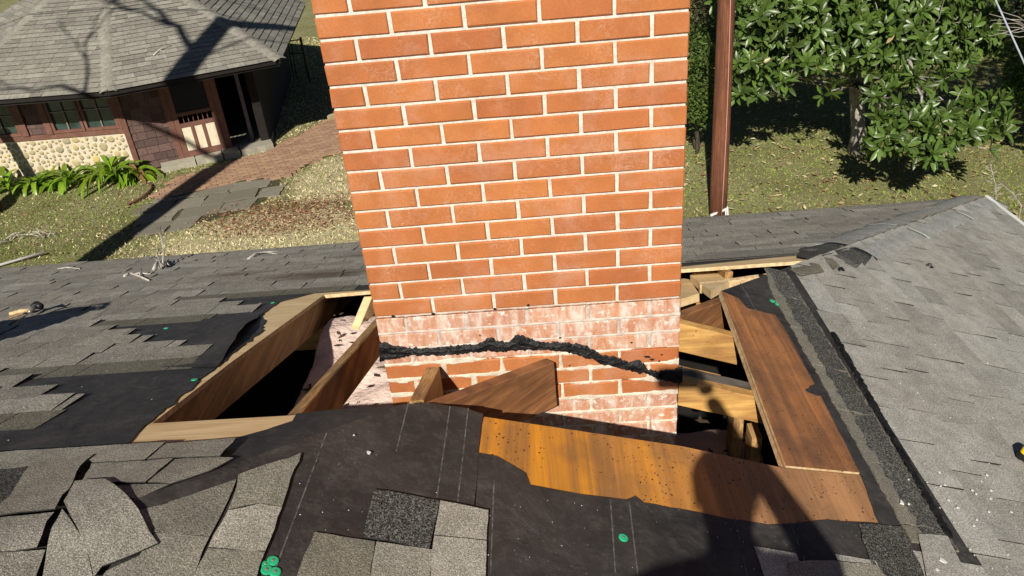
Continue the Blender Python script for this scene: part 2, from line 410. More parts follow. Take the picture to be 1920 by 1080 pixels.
def grow(nb, x0, x1, y0, y1, hmin, hmax, ok):
    V = np.zeros((nb, 3, 3)); C = np.zeros((nb, 3)); k = 0
    while k < nb:
        x = random.uniform(x0, x1); y = random.uniform(y0, y1)
        if not ok(x, y): continue
        c = lawn_col(x, y); s_ = random.uniform(.75, 1.3)
        h = random.uniform(hmin, hmax)*.75; a = random.uniform(0, 6.28); wd = random.uniform(.006, .014)
        le = random.uniform(.5, 2.2)*h; b = random.uniform(0, 6.28); z = zG(x, y)
        dx, dy = math.cos(a)*wd, math.sin(a)*wd
        V[k] = ((x-dx, y-dy, z-.004), (x+dx, y+dy, z-.004), (x+math.cos(b)*le, y+math.sin(b)*le, z+h)); C[k] = (c[0]*s_, c[1]*s_, c[2]*s_); k += 1
    return V, C
def ok_left(x, y):
    if inside((x, y), pav_poly) or (inside((x, y), pave_f) and random.random() < .93): return False
    if inside((x, y), pave_b): return random.random() < .03
    q = proj((x, y, GZ)); return -60 < q[0] < 1000 and -60 < q[1] < 560
def ok_right(x, y):
    q = proj((x, y, GZ)); return 1150 < q[0] < 2000 and -60 < q[1] < 480
V, C = grow(95000, -12.5, 0, 7.5, 24, .015, .05, ok_left); scatter_mesh('grass', V, C, MG, 'dry and green lawn grass in front of the shingled pavilion', 'grass')
V0, C0 = grow(22000, -.2, 3.2, 7, 22, .015, .05, lambda x, y: proj((x, y, GZ))[0] <= 1150 or x < 1.5)
V, C = grow(80000, 1.5, 13, 7.5, 22, .015, .05, ok_right); scatter_mesh('grass', np.concatenate([V, V0]), np.concatenate([C, C0]), MG, 'green lawn grass under the magnolia tree', 'grass')
# fallen leaves: bent quads (two triangles each)
def litter(nb, region, cols, smin, smax, name, label):
    V = np.zeros((nb*2, 3, 3)); C = np.zeros((nb*2, 3)); k = 0
    while k < nb:
        x, y = region()
        z = zG(x, y)+random.uniform(.02, .05); a = random.uniform(0, 6.28); L = random.uniform(smin, smax); W_ = L*random.uniform(.28, .45)
        d = Vector((math.cos(a), math.sin(a), random.uniform(-.25, .35)))*L/2; s_ = Vector((-math.sin(a), math.cos(a), random.uniform(-.6, .6)))*W_/2
        c0 = Vector((x, y, z)); c = np.array(random.choice(cols))*random.uniform(.7, 1.25)
        V[2*k] = (c0-d, c0+s_, c0+d); V[2*k+1] = (c0-d, c0+d, c0-s_*.8+Vector((0, 0, .01))); C[2*k] = C[2*k+1] = c; k += 1
    scatter_mesh(name, V, C, M['leafdry'], label, 'fallen leaves')
M['leafdry'] = m_attrcol('dry_leaf', .7, .3, .2, .1)
def reg_mag():
    while 1:
        x = random.uniform(2, 12); y = random.gauss(12, 3)
        q = proj((x, y, GZ))
        if 1230 < q[0] < 1980 and -30 < q[1] < 430: return x, y
litter(1500, reg_mag, [(.55, .50, .30), (.40, .28, .14), (.22, .12, .06), (.45, .36, .2)], .07, .15, 'leaf_litter', 'fallen magnolia leaves scattered over the lawn and bare ground under the tree')
def reg_needle():
    while 1:
        x = random.gauss(-3.8, .9); y = random.gauss(9.95, .5)
        if ((x+3.75)/1.6)**2+((y-9.95)/.8)**2 < 1+.4*random.random(): return x, y
litter(2300, reg_needle, [(.26, .11, .06), (.34, .17, .10), (.18, .08, .045), (.50, .36, .22)], .025, .07, 'leaf_litter', 'rust brown leaf litter heaped on the straw coloured lawn')
def reg_left():
    while 1:
        x = random.uniform(-10, -2); y = random.uniform(8, 13)
        if ok_left(x, y): return x, y
litter(1400, reg_left, [(.45, .40, .24), (.26, .16, .09), (.34, .28, .16)], .03, .08, 'leaf_litter', 'small dry leaves scattered over the lawn left of the flagstone path')

# ------------------------------------------------------------------ paving: bricks and flagstones
path = thing('brick_path', (-4.6, 13, GZ), 'weathered brown brick walk curving from the pavilion door', 'path', kind='structure')
def m_tinted(name, a, b, dirt, rough=.9, sc_=30):
    mt, nt, bs = new_mat(name); T = NT(nt); p_ = T.pos()
    c = T.mix(T.attr('tint').outputs['Fac'], a, b); c = T.mix(T.ramp(T.noise(p_, sc_, 4, .7), [(.45, 0.), (.7, .7)]), c, dirt)
    T.l(c, bs.inputs['Base Color']); bs.inputs['Roughness'].default_value = rough; T.bump(T.noise(p_, sc_*3, 3), bs, .5, .01); return mt
M['pave'] = m_tinted('paver_clay', (.30, .165, .105), (.44, .27, .165), (.24, .18, .11))
M['kerb'] = m_tinted('kerb_stone', (.34, .31, .25), (.42, .39, .31), (.2, .19, .12))
M['pbed'] = m_plain('sand_bed', (.09, .07, .04), (.05, .055, .02), 12, .95, .4)
M['flag'] = m_tinted('flagstone', (.17, .152, .115), (.26, .235, .185), (.13, .11, .07))
v, f = slab(pave_b, lambda x, y, h: Vector((x, y, GZ+h)), .03, -.1); obj('sand_bed', v, f, M['pbed'], path)
th = rad(25); ux = Vector((math.cos(th), math.sin(th))); uy = Vector((-ux.y, ux.x)); cand = []
for j in range(-45, 60):
    for i in range(-30, 40):
        o = (j % 2)*.105
        c = Vector((-5.4, 13.2))+ux*(i*.21+o)+uy*(j*.105)
        if inside((c.x, c.y), pave_b):
            cand.append((c, proj((c.x, c.y, GZ))))
cand = [q for q in cand]
cand.sort(key=lambda q: (0 if (-20 < q[1][0] < 690) else 1, q[1][2]))
rest = MB()
for k, (c, q) in enumerate(cand):
    zt = GZ+.045+random.uniform(-.005, .006); tl = random.uniform(-.02, .02)
    a = rad(25)+random.gauss(0, .02); e = Vector((math.cos(a), math.sin(a))); g = Vector((-e.y, e.x)); v = []
    for z_, s_ in ((GZ-.02, 1), (zt-.006, 1), (zt, .93)):
        for i, j in ((-1, -1), (1, -1), (1, 1), (-1, 1)):
            w_ = c+e*(i*.100*s_)+g*(j*.0485*s_); v.append((w_.x, w_.y, z_+(tl*i*.1 if z_ > GZ else 0)))
    f = [(0, 1, 5, 4), (1, 2, 6, 5), (2, 3, 7, 6), (3, 0, 4, 7), (4, 5, 9, 8), (5, 6, 10, 9), (6, 7, 11, 10), (7, 4, 8, 11), (8, 9, 10, 11)]
    t = random.random()
    if k < 300: obj('brick', v, f, M['pave'], path, tint=t)
    else: rest.add(v, f, t)
if rest.v: rest.build('brickwork', M['pave'], path, kind='stuff')
fl = thing('flagstone_path', (-5.2, 11, GZ), 'grey flagstone path crossed by a long tree shadow', 'path', kind='structure')
v, f = slab(pave_f, lambda x, y, h: Vector((x, y, GZ+h)), .006, -.1); obj('sand_bed', v, f, M['pbed'], fl)
stones = []
for j in range(7):
    x = -8.4
    while x < -3.2:
        wd = random.uniform(.38, .75); y = 9.1+j*.5+(x+6)*.18
        poly = [(x+.015, y+.015), (x+wd-.015, y+.015+.18*wd), (x+wd-.015, y+.485+.18*wd), (x+.015, y+.485)]
        # keep stones whose centre lies on the path, trimmed at its edge
        c = (x+wd/2, y+.25)
        if inside(c, pave_f): stones.append(poly)
        x += wd
for poly in stones:
    pr = rough([(a+random.gauss(0, .02), b+random.gauss(0, .02)) for a, b in poly], .12, .014); h = random.uniform(.018, .030)
    v, f = slab(pr, lambda x, y, hh: Vector((x, y, GZ+hh)), h, -.02); obj('stone', v, f, M['flag'], fl, tint=random.random())
# kerb stones at the foot of the shingled wall and the door
ks = thing('stone_kerb', (-6, 13, GZ), 'pale stone kerb slabs below the screen door', 'kerb')
for a, b in (((-7.05, 12.55), (-6.45, 12.83)), ((-6.43, 12.84), (-5.95, 13.05)), ((-5.92, 13.06), (-5.62, 13.2)), ((-5.6, 13.22), (-5.0, 13.5))):
    n = Vector((b[0]-a[0], b[1]-a[1])).normalized(); q = Vector((-n.y, n.x))*.36
    poly = rough([a, b, (b[0]+q.x, b[1]+q.y), (a[0]+q.x, a[1]+q.y)], .15, .012)
    v, f = slab(poly, lambda x, y, h: Vector((x, y, GZ+h)), random.uniform(.11, .15), -.05); obj('stone', v, f, M['kerb'], ks, tint=random.random())

# ------------------------------------------------------------------ the shingled pavilion
def shingle_face(O, U, D, N, poly, E, wmin, wmax, vmax, seed, drop=None, extra=None, h_lo=.011, h_hi=.003, th=.004, rowclip=None, under=None, lamh=.004, tintf=None):
    """tabs laid in courses on a plane: O origin, U along the course, D down the slope; poly in (u,v); returns [(verts,faces,tint,centre,flag)]"""
    rs = random.Random(seed); out = []
    us = [q[0] for q in poly]; vs = [q[1] for q in poly]; v0, v1 = min(vs), max(vs)
    j = 0; ve = vmax
    if area2(poly) < 0: poly = poly[::-1]
    edges = [(poly[i], poly[(i+1) % len(poly)]) for i in range(len(poly))]
    n_c = len(poly)
    def cl(p_):
        for a, b in edges:
            p_ = clip_half(p_, lambda q: (b[0]-a[0])*(q[1]-a[1])-(b[1]-a[1])*(q[0]-a[0]))
            if len(p_) < 3: return []
        return p_
    while ve > v0:
        u = min(us)-rs.uniform(0, .3)
        while u < max(us):
            wd = rs.uniform(wmin, wmax); g = .002; lo = rs.uniform(-.002, .003)
            quad = [(u+g, ve-E-.012), (u+wd-g, ve-E-.012), (u+wd-g, ve+lo), (u+g, ve+lo)]
            cu, cv = u+wd/2, ve-E/2
            if under is not None and rs.random() < .6: lo = -.0045; quad = [(a, b-(.0045 if b > ve-E/2 else -.013)) for a, b in quad]
            rc_flag = None
            if rowclip:
                xk, xh = rowclip(ve)
                if quad[0][0] >= xk:
                    if quad[0][0] >= xh: u += wd; continue
                    rc_flag = 1; quad = [(min(a, xh), b) for a, b in quad]
                elif quad[1][0] > xk: u_n = xk-u; quad = [(min(a, xk), b) for a, b in quad]; wd = max(.02, u_n)
            p_ = cl(quad)
            lam = rs.random() < .35
            hl = h_lo+(lamh if lam else 0)+rs.uniform(-.001, .0015)
            tint = min(1, max(0, rs.gauss(.5, .27)))
            if tintf: tint = tintf(cu, cv, tint)
            u += wd
            if len(p_) < 3 or abs(area2(p_)) < 2e-4: continue
            flag = rc_flag or 0; ccu = sum(q[0] for q in p_)/len(p_); ccv = sum(q[1] for q in p_)/len(p_)
            if drop and (drop(cu, cv) or drop(ccu, ccv)):
                if not (extra and extra(cu, cv, E)): continue
                flag = 1; p_ = [(a, b) for a, b in p_]
            def H(v_): t = (v_-(ve-E))/E; return h_hi+(hl-h_hi)*t
            if flag: top = [O+U*a+D*b+N*(.0035+.002*((b-(ve-E))/E)) for a, b in p_]; bot = [O+U*a+D*b+N*.0005 for a, b in p_]
            else: top = [O+U*a+D*b+N*H(b) for a, b in p_]; bot = [O+U*a+D*b+N*(H(b)-th) for a, b in p_]
            n = len(p_)
            nrm = (top[1]-top[0]).cross(top[2]-top[1])
            f = [tuple(range(n)), tuple(range(2*n-1, n-1, -1))]+[(i+n, (i+1) % n+n, (i+1) % n, i) for i in range(n)]
            if nrm.dot(N) < 0: f = [q[::-1] for q in f]
            out.append((top+bot, f, tint, O+U*cu+D*cv, flag))
        ve -= E; j += 1
    return out
def lay(lst, parent, mats, name='shingle', limit=300, names=('shingle', 'shingles')):
    """the nearest in view as parts of their own, the rest joined"""
    def key(t):
        q = proj(t[3]); return (0 if (-10 < q[0] < 1930 and -10 < q[1] < 1090) else 1, q[2])
    lst = sorted(lst, key=key); rest = {}
    for k, (v, f, t, c, fl_) in enumerate(lst):
        if k < limit: obj(names[0], v, f, None, parent, tint=t, mats=[mats[fl_], M['edge']], fm=[0, 0]+[1]*(len(f)-2))
        else: rest.setdefault(fl_, MB()).add(v, f, t); rest[fl_].m[-(len(f)-2):] = [1]*(len(f)-2)
    for fl_, mb in rest.items(): mb.build(names[1], None, parent, kind='stuff', mats=[mats[fl_], M['edge']], fm=mb.m)

M['shP'] = m_shingle('pavilion_shingle', (.175, .165, .14), (.31, .295, .25), (.235, .215, .18), .25, gs=120)
M['brown'] = m_plain('brown_trim', (.20, .095, .07), (.15, .07, .05), 9, .6, .15, .003)
M['siding'] = m_tinted('wood_shake', (.085, .05, .042), (.17, .10, .085), (.05, .03, .026), .85, 40)
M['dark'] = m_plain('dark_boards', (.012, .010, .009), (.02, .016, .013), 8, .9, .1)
M['cream'] = m_plain('cream_panel', (.80, .72, .55), (.70, .60, .42), 12, .7, .1, .002)
def m_glass(name, c, r=.05):
    mt, nt, bs = new_mat(name); T = NT(nt); n = T.noise(T.pos(), 3, 4)
    T.l(T.mix(T.ramp(n, [(.4, 0.), (.6, 1.)]), c, tuple(k*2.2 for k in c)), bs.inputs['Base Color']); bs.inputs['Roughness'].default_value = r
    bs.inputs['Specular IOR Level'].default_value = .8; T.bump(T.noise(T.pos(), 4, 2), bs, .15, .02); return mt
M['glass'] = m_glass('window_glass', (.02, .035, .03))
M['screen'] = m_plain('insect_screen', (.012, .013, .015), (.02, .022, .024), 30, .7, 0)
pv = thing('pavilion', (-8.6, 16.4, GZ), 'low dark brown pavilion with grey shingle roof and river stone wall', 'building')
EZ = -2.05
E0 = Vector((-12.9, 11.86, EZ)); E1 = Vector((-7.14, 11.75, EZ)); E2 = Vector((-4.33, 13.16, EZ)); E3 = Vector((-5.35, 19.5, EZ))
E4 = Vector((-9.6, 22.3, EZ)); E5 = Vector((-14.6, 20.5, EZ)); E6 = Vector((-15.8, 15.2, EZ)); AP = Vector((-8.66, 16.38, .02))
# left corner of the front facet found on its plane from the visible hip
nf = (E1-E0).cross(AP-E0)
qa = hit(0, 62, nf, nf.dot(E0)); qa = Vector([float(c) for c in qa]); qb = hit(55, 0, nf, nf.dot(E0)); qb = Vector([float(c) for c in qb])
dd = (qa-qb); tt = (EZ-qa.z)/dd.z; E0 = qa+dd*tt
E6 = Vector((E0.x-2.4, E0.y+2.6, EZ))
ring = [E0, E1, E2, E3, E4, E5, E6]
allsh = []
for i in range(7):
    a, b = ring[i], ring[(i+1) % 7]; U = (b-a).normalized(); N = (b-a).cross(AP-a).normalized()
    if N.z < 0: N = -N
    D = U.cross(N); D = D if D.z < 0 else -D
    O = AP; poly = [(0, 0), ((a-O).dot(U), (a-O).dot(D)), ((b-O).dot(U), (b-O).dot(D))]
    vm = max(poly[1][1], poly[2][1])+.03
    # deck board under the shingles
    t_ = .05; v = [AP-Vector((0, 0, .002)), a, b, AP-Vector((0, 0, .10)), a-Vector((0, 0, .09)), b-Vector((0, 0, .09))]
    f = [(0, 1, 2), (5, 4, 3), (1, 4, 5, 2)]
    obj('roof_deck', v, f, M['dark'], pv)
    if i < 3 or i == 6:
        allsh += shingle_face(O, U, D, N, [poly[0], (poly[1][0], poly[1][1]+.03), (poly[2][0], poly[2][1]+.03)], .14, .2, .42, vm, 40+i, h_lo=.014 if i != 2 else .017, h_hi=.004, th=.006)
    else:
        v, f = [AP+N*.01, a+N*.01, b+N*.01], [(0, 1, 2)]
        obj('roof_slope', v, f, M['shP'], pv, tint=.5)
lay(allsh, pv, {0: M['shP']}, limit=300)
# rounded hip ridges
def hipstrip(a, b, w_, n=24, mat=M['shP'], lift=.03):
    a, b = Vector(a), Vector(b); d = (b-a).normalized(); s = d.cross(Vector((0, 0, 1))).normalized(); L = (b-a).length; k = int(L/.16)
    mb = MB()
    for i in range(k):
        p0 = a+d*(i*L/k); p1 = a+d*((i+1.12)*L/k); row = []
        for q, h in ((p0, lift-.004), (p1, lift)):
            for t in (-1, -.55, 0, .55, 1): row.append(q+s*(t*w_)-Vector((0, 0, abs(t)**1.3*w_*.30-h)))
        f = [(j, j+5, j+6, j+1) for j in range(4)]+[(5, 6, 7, 8, 9)[::1]]
        f = [(j, j+1, j+6, j+5) for j in range(4)]
        mb.add(row, f, random.uniform(.5, .9))
    return mb
for e in (E0, E1, E2, E3): hipstrip(AP, e, .15).build('hip_ridge', M['shP'], pv, smooth=True)
# walls
W1 = Vector((-7.6, 12.68)); W3 = Vector((-5.2, 13.80)); wu = (W3-W1).normalized()
WZ = -1.72
def wallpt(x): return W1+wu*((x-W1.x)/wu.x)
def wbox(a, b, z0, z1, t, out=0.0):
    """vertical board from plan point a to b, thickness t, pushed out towards the viewer by out"""
    a, b = Vector(a), Vector(b); d = (b-a).normalized(); n = Vector((d.y, -d.x))
    p = [a+n*out, b+n*out, b+n*(out-t), a+n*(out-t)]
    v = [(q.x, q.y, z0) for q in p]+[(q.x, q.y, z1) for q in p]
    return v, [(0, 1, 5, 4), (1, 2, 6, 5), (2, 3, 7, 6), (3, 0, 4, 7), (4, 5, 6, 7), (3, 2, 1, 0)]
F0 = Vector((-12.6, 12.68)); SZ = -3.12
v, f = wbox(F0, W1, GZ-.1, SZ, .25); obj('mortar_wall', v, f, m_plain('stone_mortar', (.78, .68, .52), (.66, .55, .42), 18, .95, .8, .02), pv, label='whitewashed mortar of the river stone wall')
M['rstone'] = m_tinted('river_stone', (.30, .27, .17), (.58, .44, .15), (.46, .40, .28), .85, 14)
# river stones, proud of the mortar
pts = []; tr = 0
while len(pts) < 290 and tr < 60000:
    tr += 1; x = random.uniform(-11.6, -7.68); z = random.uniform(GZ+.05, SZ-.06); r = random.choice((.035, .05, .06, .075, .09, .105))*random.uniform(.85, 1.1)
    if all(math.hypot(x-a, (z-b)*1.15) > (r+c)*.92+.012 for a, b, c in pts): pts.append((x, z, r))
for x, z, r in pts:
    n = 9; v = []; ph = random.uniform(0, 6.28); ex = random.uniform(.85, 1.15); rr = [random.uniform(.78, 1.12) for _ in range(n)]
    for s_, dy in ((1, .012), (.86, -.010), (.45, -.017)):
        for k in range(n):
            a = ph+6.283*k/n; v.append((x+math.cos(a)*r*rr[k]*s_*ex, 12.68+dy, z+math.sin(a)*r*rr[k]*s_/ex*.9))
    v.append((x, 12.68-.019, z)); f = []
    for L_ in range(2):
        for k in range(n): f.append((L_*n+k, L_*n+(k+1) % n, L_*n+n+(k+1) % n, L_*n+n+k))
    for k in range(n): f.append((2*n+k, 2*n+(k+1) % n, 3*n))
    obj('stone', v, f, M['rstone'], pv, tint=random.random() if random.random() < .35 else random.random()*.4, smooth=True)
# upper front wall, sill rail, windows
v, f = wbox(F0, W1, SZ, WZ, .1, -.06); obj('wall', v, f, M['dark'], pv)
v, f = wbox(F0, W1, SZ-.005, SZ+.09, .12, .03); obj('sill_rail', v, f, M['brown'], pv)
fx = lambda px, py: float(hit(px, py, (0, 1, 0), 12.68)[0])
def casement(x0, x1, z0, z1):
    wn = obj('window', *frame_rect(x0, x1, z0, z1, .055, 12.68-.02, .05), M['brown'], pv)
    xm = (x0+x1)/2
    mb = MB(); iz0, iz1 = z0+.055, z1-.055
    # sash bars
    nb = 2
    for k in range(1, nb):
        xx = x0+(x1-x0)*k/nb; mb.add(*box((xx, 12.665, (iz0+iz1)/2), (.022, .025, iz1-iz0)))
    for k in range(1, 3):
        zz = iz0+(iz1-iz0)*k/3; mb.add(*box((xm, 12.667, zz), (x1-x0-.11, .022, .020)))
    mb.build('sash_bar', M['brown2'], wn)
    mb = MB(); mb.add(*box((xm, 12.69, (iz0+iz1)/2), (x1-x0-.11, .006, iz1-iz0))); mb.build('pane', M['glass'], wn)
def frame_rect(x0, x1, z0, z1, t, y, d):
    mb = MB()
    mb.add(*box(((x0+x1)/2, y, z0+t/2), (x1-x0, d, t))); mb.add(*box(((x0+x1)/2, y, z1-t/2), (x1-x0, d, t)))
    mb.add(*box((x0+t/2, y, (z0+z1)/2), (t, d, z1-z0-2*t))); mb.add(*box((x1-t/2, y, (z0+z1)/2), (t, d, z1-z0-2*t)))
    return mb.v, mb.f
M['brown2'] = m_plain('sash_paint', (.30, .24, .20), (.22, .16, .13), 9, .6, .1)
xa, xm_, xb = fx(98, 235), fx(160, 235), fx(222, 225)
zt_ = WZ-.1
casement(xa, xm_-.01, SZ+.10, zt_); casement(xm_+.01, xb, SZ+.10, zt_)
xe = fx(40, 245); wd_ = xb-xm_
casement(xe-wd_, xe, SZ+.10, zt_); casement(xe-2*wd_-.02, xe-wd_-.02, SZ+.10, zt_)
for a, b in ((xa-.14, xa-.01), (xe+.01, xe+.15), (xb+.01, W1.x+.0)):
    v, f = box(((a+b)/2, 12.655, (SZ+.09+WZ)/2), (b-a, .06, WZ-SZ-.09)); obj('trim_board', v, f, M['brown'], pv)
# shakes between the windows and on the angled wall
def shakes(a, b, z0, z1, out, E=.155):
    a, b = Vector(a), Vector(b); L = (b-a).length; d = (b-a).normalized(); n = Vector((d.y, -d.x)); z = z0
    r = 0
    while z < z1:
        u = -random.uniform(0, .15)
        while u < L:
            w_ = random.uniform(.12, .26); u0, u1 = max(0, u+.003), min(L, u+w_-.003); u += w_
            if u1-u0 < .02: continue
            zt, zb = min(z+E, z1), z+random.uniform(-.004, .004); q0, q1 = a+d*u0, a+d*u1; o1 = out+.022; o2 = out+.006
            v = [(*(q0+n*o1), zb), (*(q1+n*o1), zb), (*(q1+n*o2), zt), (*(q0+n*o2), zt), (*(q0+n*(out-.01)), zb), (*(q1+n*(out-.01)), zb)]
            obj('shake', v, [(0, 1, 2, 3), (4, 5, 1, 0), (1, 5, 2), (0, 3, 4)], M['siding'], pv, tint=random.random())
        z += E; r += 1
if True:
    shakes((xe+.16, 12.68), (xa-.15, 12.68), SZ+.1, WZ, 0.0, .13)
XD0, XD1 = -6.76, -5.98
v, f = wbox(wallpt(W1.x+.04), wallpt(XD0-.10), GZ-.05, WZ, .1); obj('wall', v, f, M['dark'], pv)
shakes(wallpt(W1.x+.06), wallpt(XD0-.10), GZ+.05, WZ, 0.0)
a = wallpt(W1.x-.02); v, f = wbox(a, wallpt(W1.x+.07), GZ-.1, WZ, .12, .045); obj('corner_post', v, f, M['brown'], pv)
# screen door
v, f = wbox(wallpt(XD0-.10), wallpt(XD0-.005), GZ+.1, WZ, .12, .035); obj('door_post', v, f, M['brown'], pv)
v, f = wbox(wallpt(XD1+.005), wallpt(XD1+.11), GZ+.1, WZ, .12, .035); obj('door_post', v, f, M['brown'], pv)
dz0, dz1 = GZ+.13, GZ+2.1
dm = MB(); dm.add(*wbox(wallpt(XD0), wallpt(XD0+.09), dz0, dz1, .04, .03)); dm.add(*wbox(wallpt(XD1-.09), wallpt(XD1), dz0, dz1, .04, .03))
for za, zb in ((dz0, dz0+.12), (dz0+.62, dz0+.70), (dz0+.85, dz0+.92), (dz1-.1, dz1)): dm.add(*wbox(wallpt(XD0+.09), wallpt(XD1-.09), za, zb, .035, .028))
for k in (1, 2):
    xx = XD0+.09+(XD1-XD0-.18)*k/3; dm.add(*wbox(wallpt(xx-.028), wallpt(xx+.028), dz0+.12, dz0+.62, .035, .028))
door = dm.build('screen_door', M['brown'], pv, label='brown screen door with three cream lower panels')
for k in range(3):
    x0 = XD0+.09+(XD1-XD0-.18)*k/3; x1 = XD0+.09+(XD1-XD0-.18)*(k+1)/3
    v, f = wbox(wallpt(x0+(.03 if k else .001)), wallpt(x1-(.03 if k < 2 else .001)), dz0+.121, dz0+.619, .012, .012); obj('panel', v, f, M['cream'], door)
for k in range(1, 7):
    xx = XD0+.09+(XD1-XD0-.18)*k/7; v, f = wbox(wallpt(xx-.006), wallpt(xx+.006), dz0+.70, dz0+.85, .015, .02); obj('spindle', v, f, M['brown'], door)
v, f = wbox(wallpt(XD0+.09), wallpt(XD1-.09), dz0+.921, dz1-.101, .006, .01); obj('screen', v, f, M['screen'], door)
# open porch bay right of the door
v, f = slab([(-7.4, 12.9), (-5.9, 13.47), (-5.15, 13.85), (-5.8, 17), (-7.4, 17)], lambda x, y, h: Vector((x, y, GZ+h)), .10, -.1); obj('porch_floor', v, f, m_plain('porch_slab', (.34, .32, .25), (.22, .2, .15), 6, .9, .3), pv)
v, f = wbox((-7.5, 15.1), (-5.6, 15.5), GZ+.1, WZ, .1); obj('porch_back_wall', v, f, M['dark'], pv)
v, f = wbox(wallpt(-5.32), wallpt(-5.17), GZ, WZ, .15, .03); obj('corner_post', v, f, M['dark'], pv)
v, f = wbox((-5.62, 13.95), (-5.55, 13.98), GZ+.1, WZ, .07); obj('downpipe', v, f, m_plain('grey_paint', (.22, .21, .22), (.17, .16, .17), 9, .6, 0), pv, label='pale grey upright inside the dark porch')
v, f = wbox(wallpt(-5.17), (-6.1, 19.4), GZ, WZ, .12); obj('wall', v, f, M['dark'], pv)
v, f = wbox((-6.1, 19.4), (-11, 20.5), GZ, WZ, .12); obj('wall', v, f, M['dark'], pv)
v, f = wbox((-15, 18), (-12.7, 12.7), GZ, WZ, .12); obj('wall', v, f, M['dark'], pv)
# eave boards
for a, b in ((E0, E1), (E1, E2), (E2, E3)):
    n = Vector(((b-a).y, -(b-a).x)).normalized(); v, f = wbox((a.x, a.y), (b.x, b.y), EZ-.14, EZ-.02, .03, -.04); obj('fascia', v, f, M['dark'], pv)
# branch fallen on the roof
def on_pav(px, py, i, h=.02):
    a, b = ring[i], ring[i+1]; N = (b-a).cross(AP-a); q = hit(px, py, N, N.dot(a)); return Vector([float(c) for c in q])+Vector((0, 0, h))
def twig(name, lines, mat, label, cat, group=None):
    mb = MB()
    for pts_, r0, r1 in lines:
        n = len(pts_); mb.add(*tube(pts_, [r0+(r1-r0)*i/(n-1) for i in range(n)], 6))
    return tag(obj(name, mb.v, mb.f, mat, smooth=True), label, cat, group)
M['bark_pale'] = m_plain('dry_twig', (.62, .58, .52), (.40, .36, .31), 40, .9, .3)
M['bark_grey'] = m_plain('grey_bark', (.42, .39, .34), (.25, .22, .19), 14, .9, .6, .01)
twig('fallen_twig', [([on_pav(288, 106, 1), on_pav(300, 98, 1, .05), on_pav(312, 93, 1, .06), on_pav(322, 88, 1, .03)], .012, .006), ([on_pav(300, 98, 1, .05), on_pav(309, 101, 1, .03), on_pav(316, 95, 1, .05)], .008, .004)], M['bark_pale'], 'pale forked twig lying on the grey pavilion roof', 'twig')
# black gate frame beyond the pavilion
gt = thing('garden_gate', uG(560, 150)+(GZ,), 'thin black iron gate frame standing beyond the pavilion corner', 'gate')
gy_ = 17.2
def gp(px, py): return uF(px, py, gy_)
M['iron'] = m_plain('black_iron', (.012, .011, .01), (.02, .018, .016), 10, .5, 0)
for a, b in (((541, 85), (552, 150)), ((563, 70), (582, 155)), ((547, 82), (557, 148))):
    obj('post', *tube([gp(*a), gp(*b)], .03 if a[0] == 563 else .018, 6), M['iron'], gt)
for a, b in (((541, 77), (566, 74)), ((543, 100), (570, 100))): obj('rail', *tube([gp(*a), gp(*b)], .015, 6), M['iron'], gt)

# ------------------------------------------------------------------ the house under the camera: decks, felt, plywood, shingles, rafters
hs = thing('house', (0, 0, GZ), 'grey shingled hip roof stripped to felt and plywood around a square opening', 'house')
EX, EY = 4.11, 3.50; NX, NY = -6.6, -6.6-XH       # eaves and the far end of the hip behind the camera
cornerP = (EX, EY); cornerP = snap((EX, EY))
g_ = snap(uB(740, 757)); c_ = snap(uB(1508, 486)); d_ = snap(uR(1350, 547))
far = (EX, EX-XH)
EYB = far[1]
# sheathing (18 mm) with the opening cut out
deckB = [far, (-9, EYB), (-9, -9-XH+0), g_, uB(640, 769), uB(545, 777), uB(285, 792), uB(430, 680), uB(607, 552), (-.42, 1.345), (1.0, 1.345), c_]
deckR = [far, d_, uR(1470, 878), uR(1278, 838), uR(905, 781), g_, (-9, -9-XH), (EX, -9-XH)]
M['deckm'] = M['plyL']
v, f = slab(deckB, PB, -.003, -.021); n_t = len([q for q in f if len(q) == 3])
obj('sheathing', v, f, None, hs, mats=[M['plyL'], M['plyE']], fm=[0 if len(q) == 3 else 1 for q in f], label='raw pale plywood deck of the far slope')
v, f = slab(deckR, PR, -.003, -.021); obj('sheathing', v, f, None, hs, mats=[M['ply'], M['plyE']], fm=[0 if len(q) == 3 else 1 for q in f])
# newer plywood pieces lying flush in the right slope, shown bare
pA = [uR(905, 781), uR(1278, 838), uR(1470, 879), uR(1612, 892), uR(1650, 985), uR(1440, 990), uR(1180, 945), uR(1000, 915), uR(890, 900), uR(897, 852)]
pB = [d_, uR(1455, 540), uR(1470, 590), uR(1610, 890), uR(1471, 877)]
pA[0] = (pA[0][0]+.004, pA[0][1]-.003)
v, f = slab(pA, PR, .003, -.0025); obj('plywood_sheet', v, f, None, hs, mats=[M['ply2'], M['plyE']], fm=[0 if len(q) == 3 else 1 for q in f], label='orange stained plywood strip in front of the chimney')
v, f = slab([(x+.003, y+.004) if i > 2 else (x, y) for i, (x, y) in enumerate(pB)], PR, .006, -.0025); obj('plywood_sheet', v, f, None, hs, mats=[M['ply'], M['plyE']], fm=[0 if len(q) == 3 else 1 for q in f], label='brown weathered plywood strip right of the chimney')
# felt of the far slope
notchB = [g_, uB(640, 768), uB(556, 776), uB(548, 790), uB(500, 806), uB(430, 826), uB(330, 829), uB(241, 832), uB(270, 799), uB(330, 752), uB(430, 668), uB(492, 622), uB(497, 600), uB(492, 588), uB(525, 566), uB(600, 547), (-.42, 1.37), (1.0, 1.37), snap(uB(1540, 470))]
nb_ = roughl(notchB[1:-3], .03, .005)
feltB = [far, (-9, EYB), (-9, -9-XH), g_]+nb_+notchB[-3:]
v, f = slab(feltB, PB, .0015, -.0015); obj('roofing_felt', v, f, M['felt'], hs)
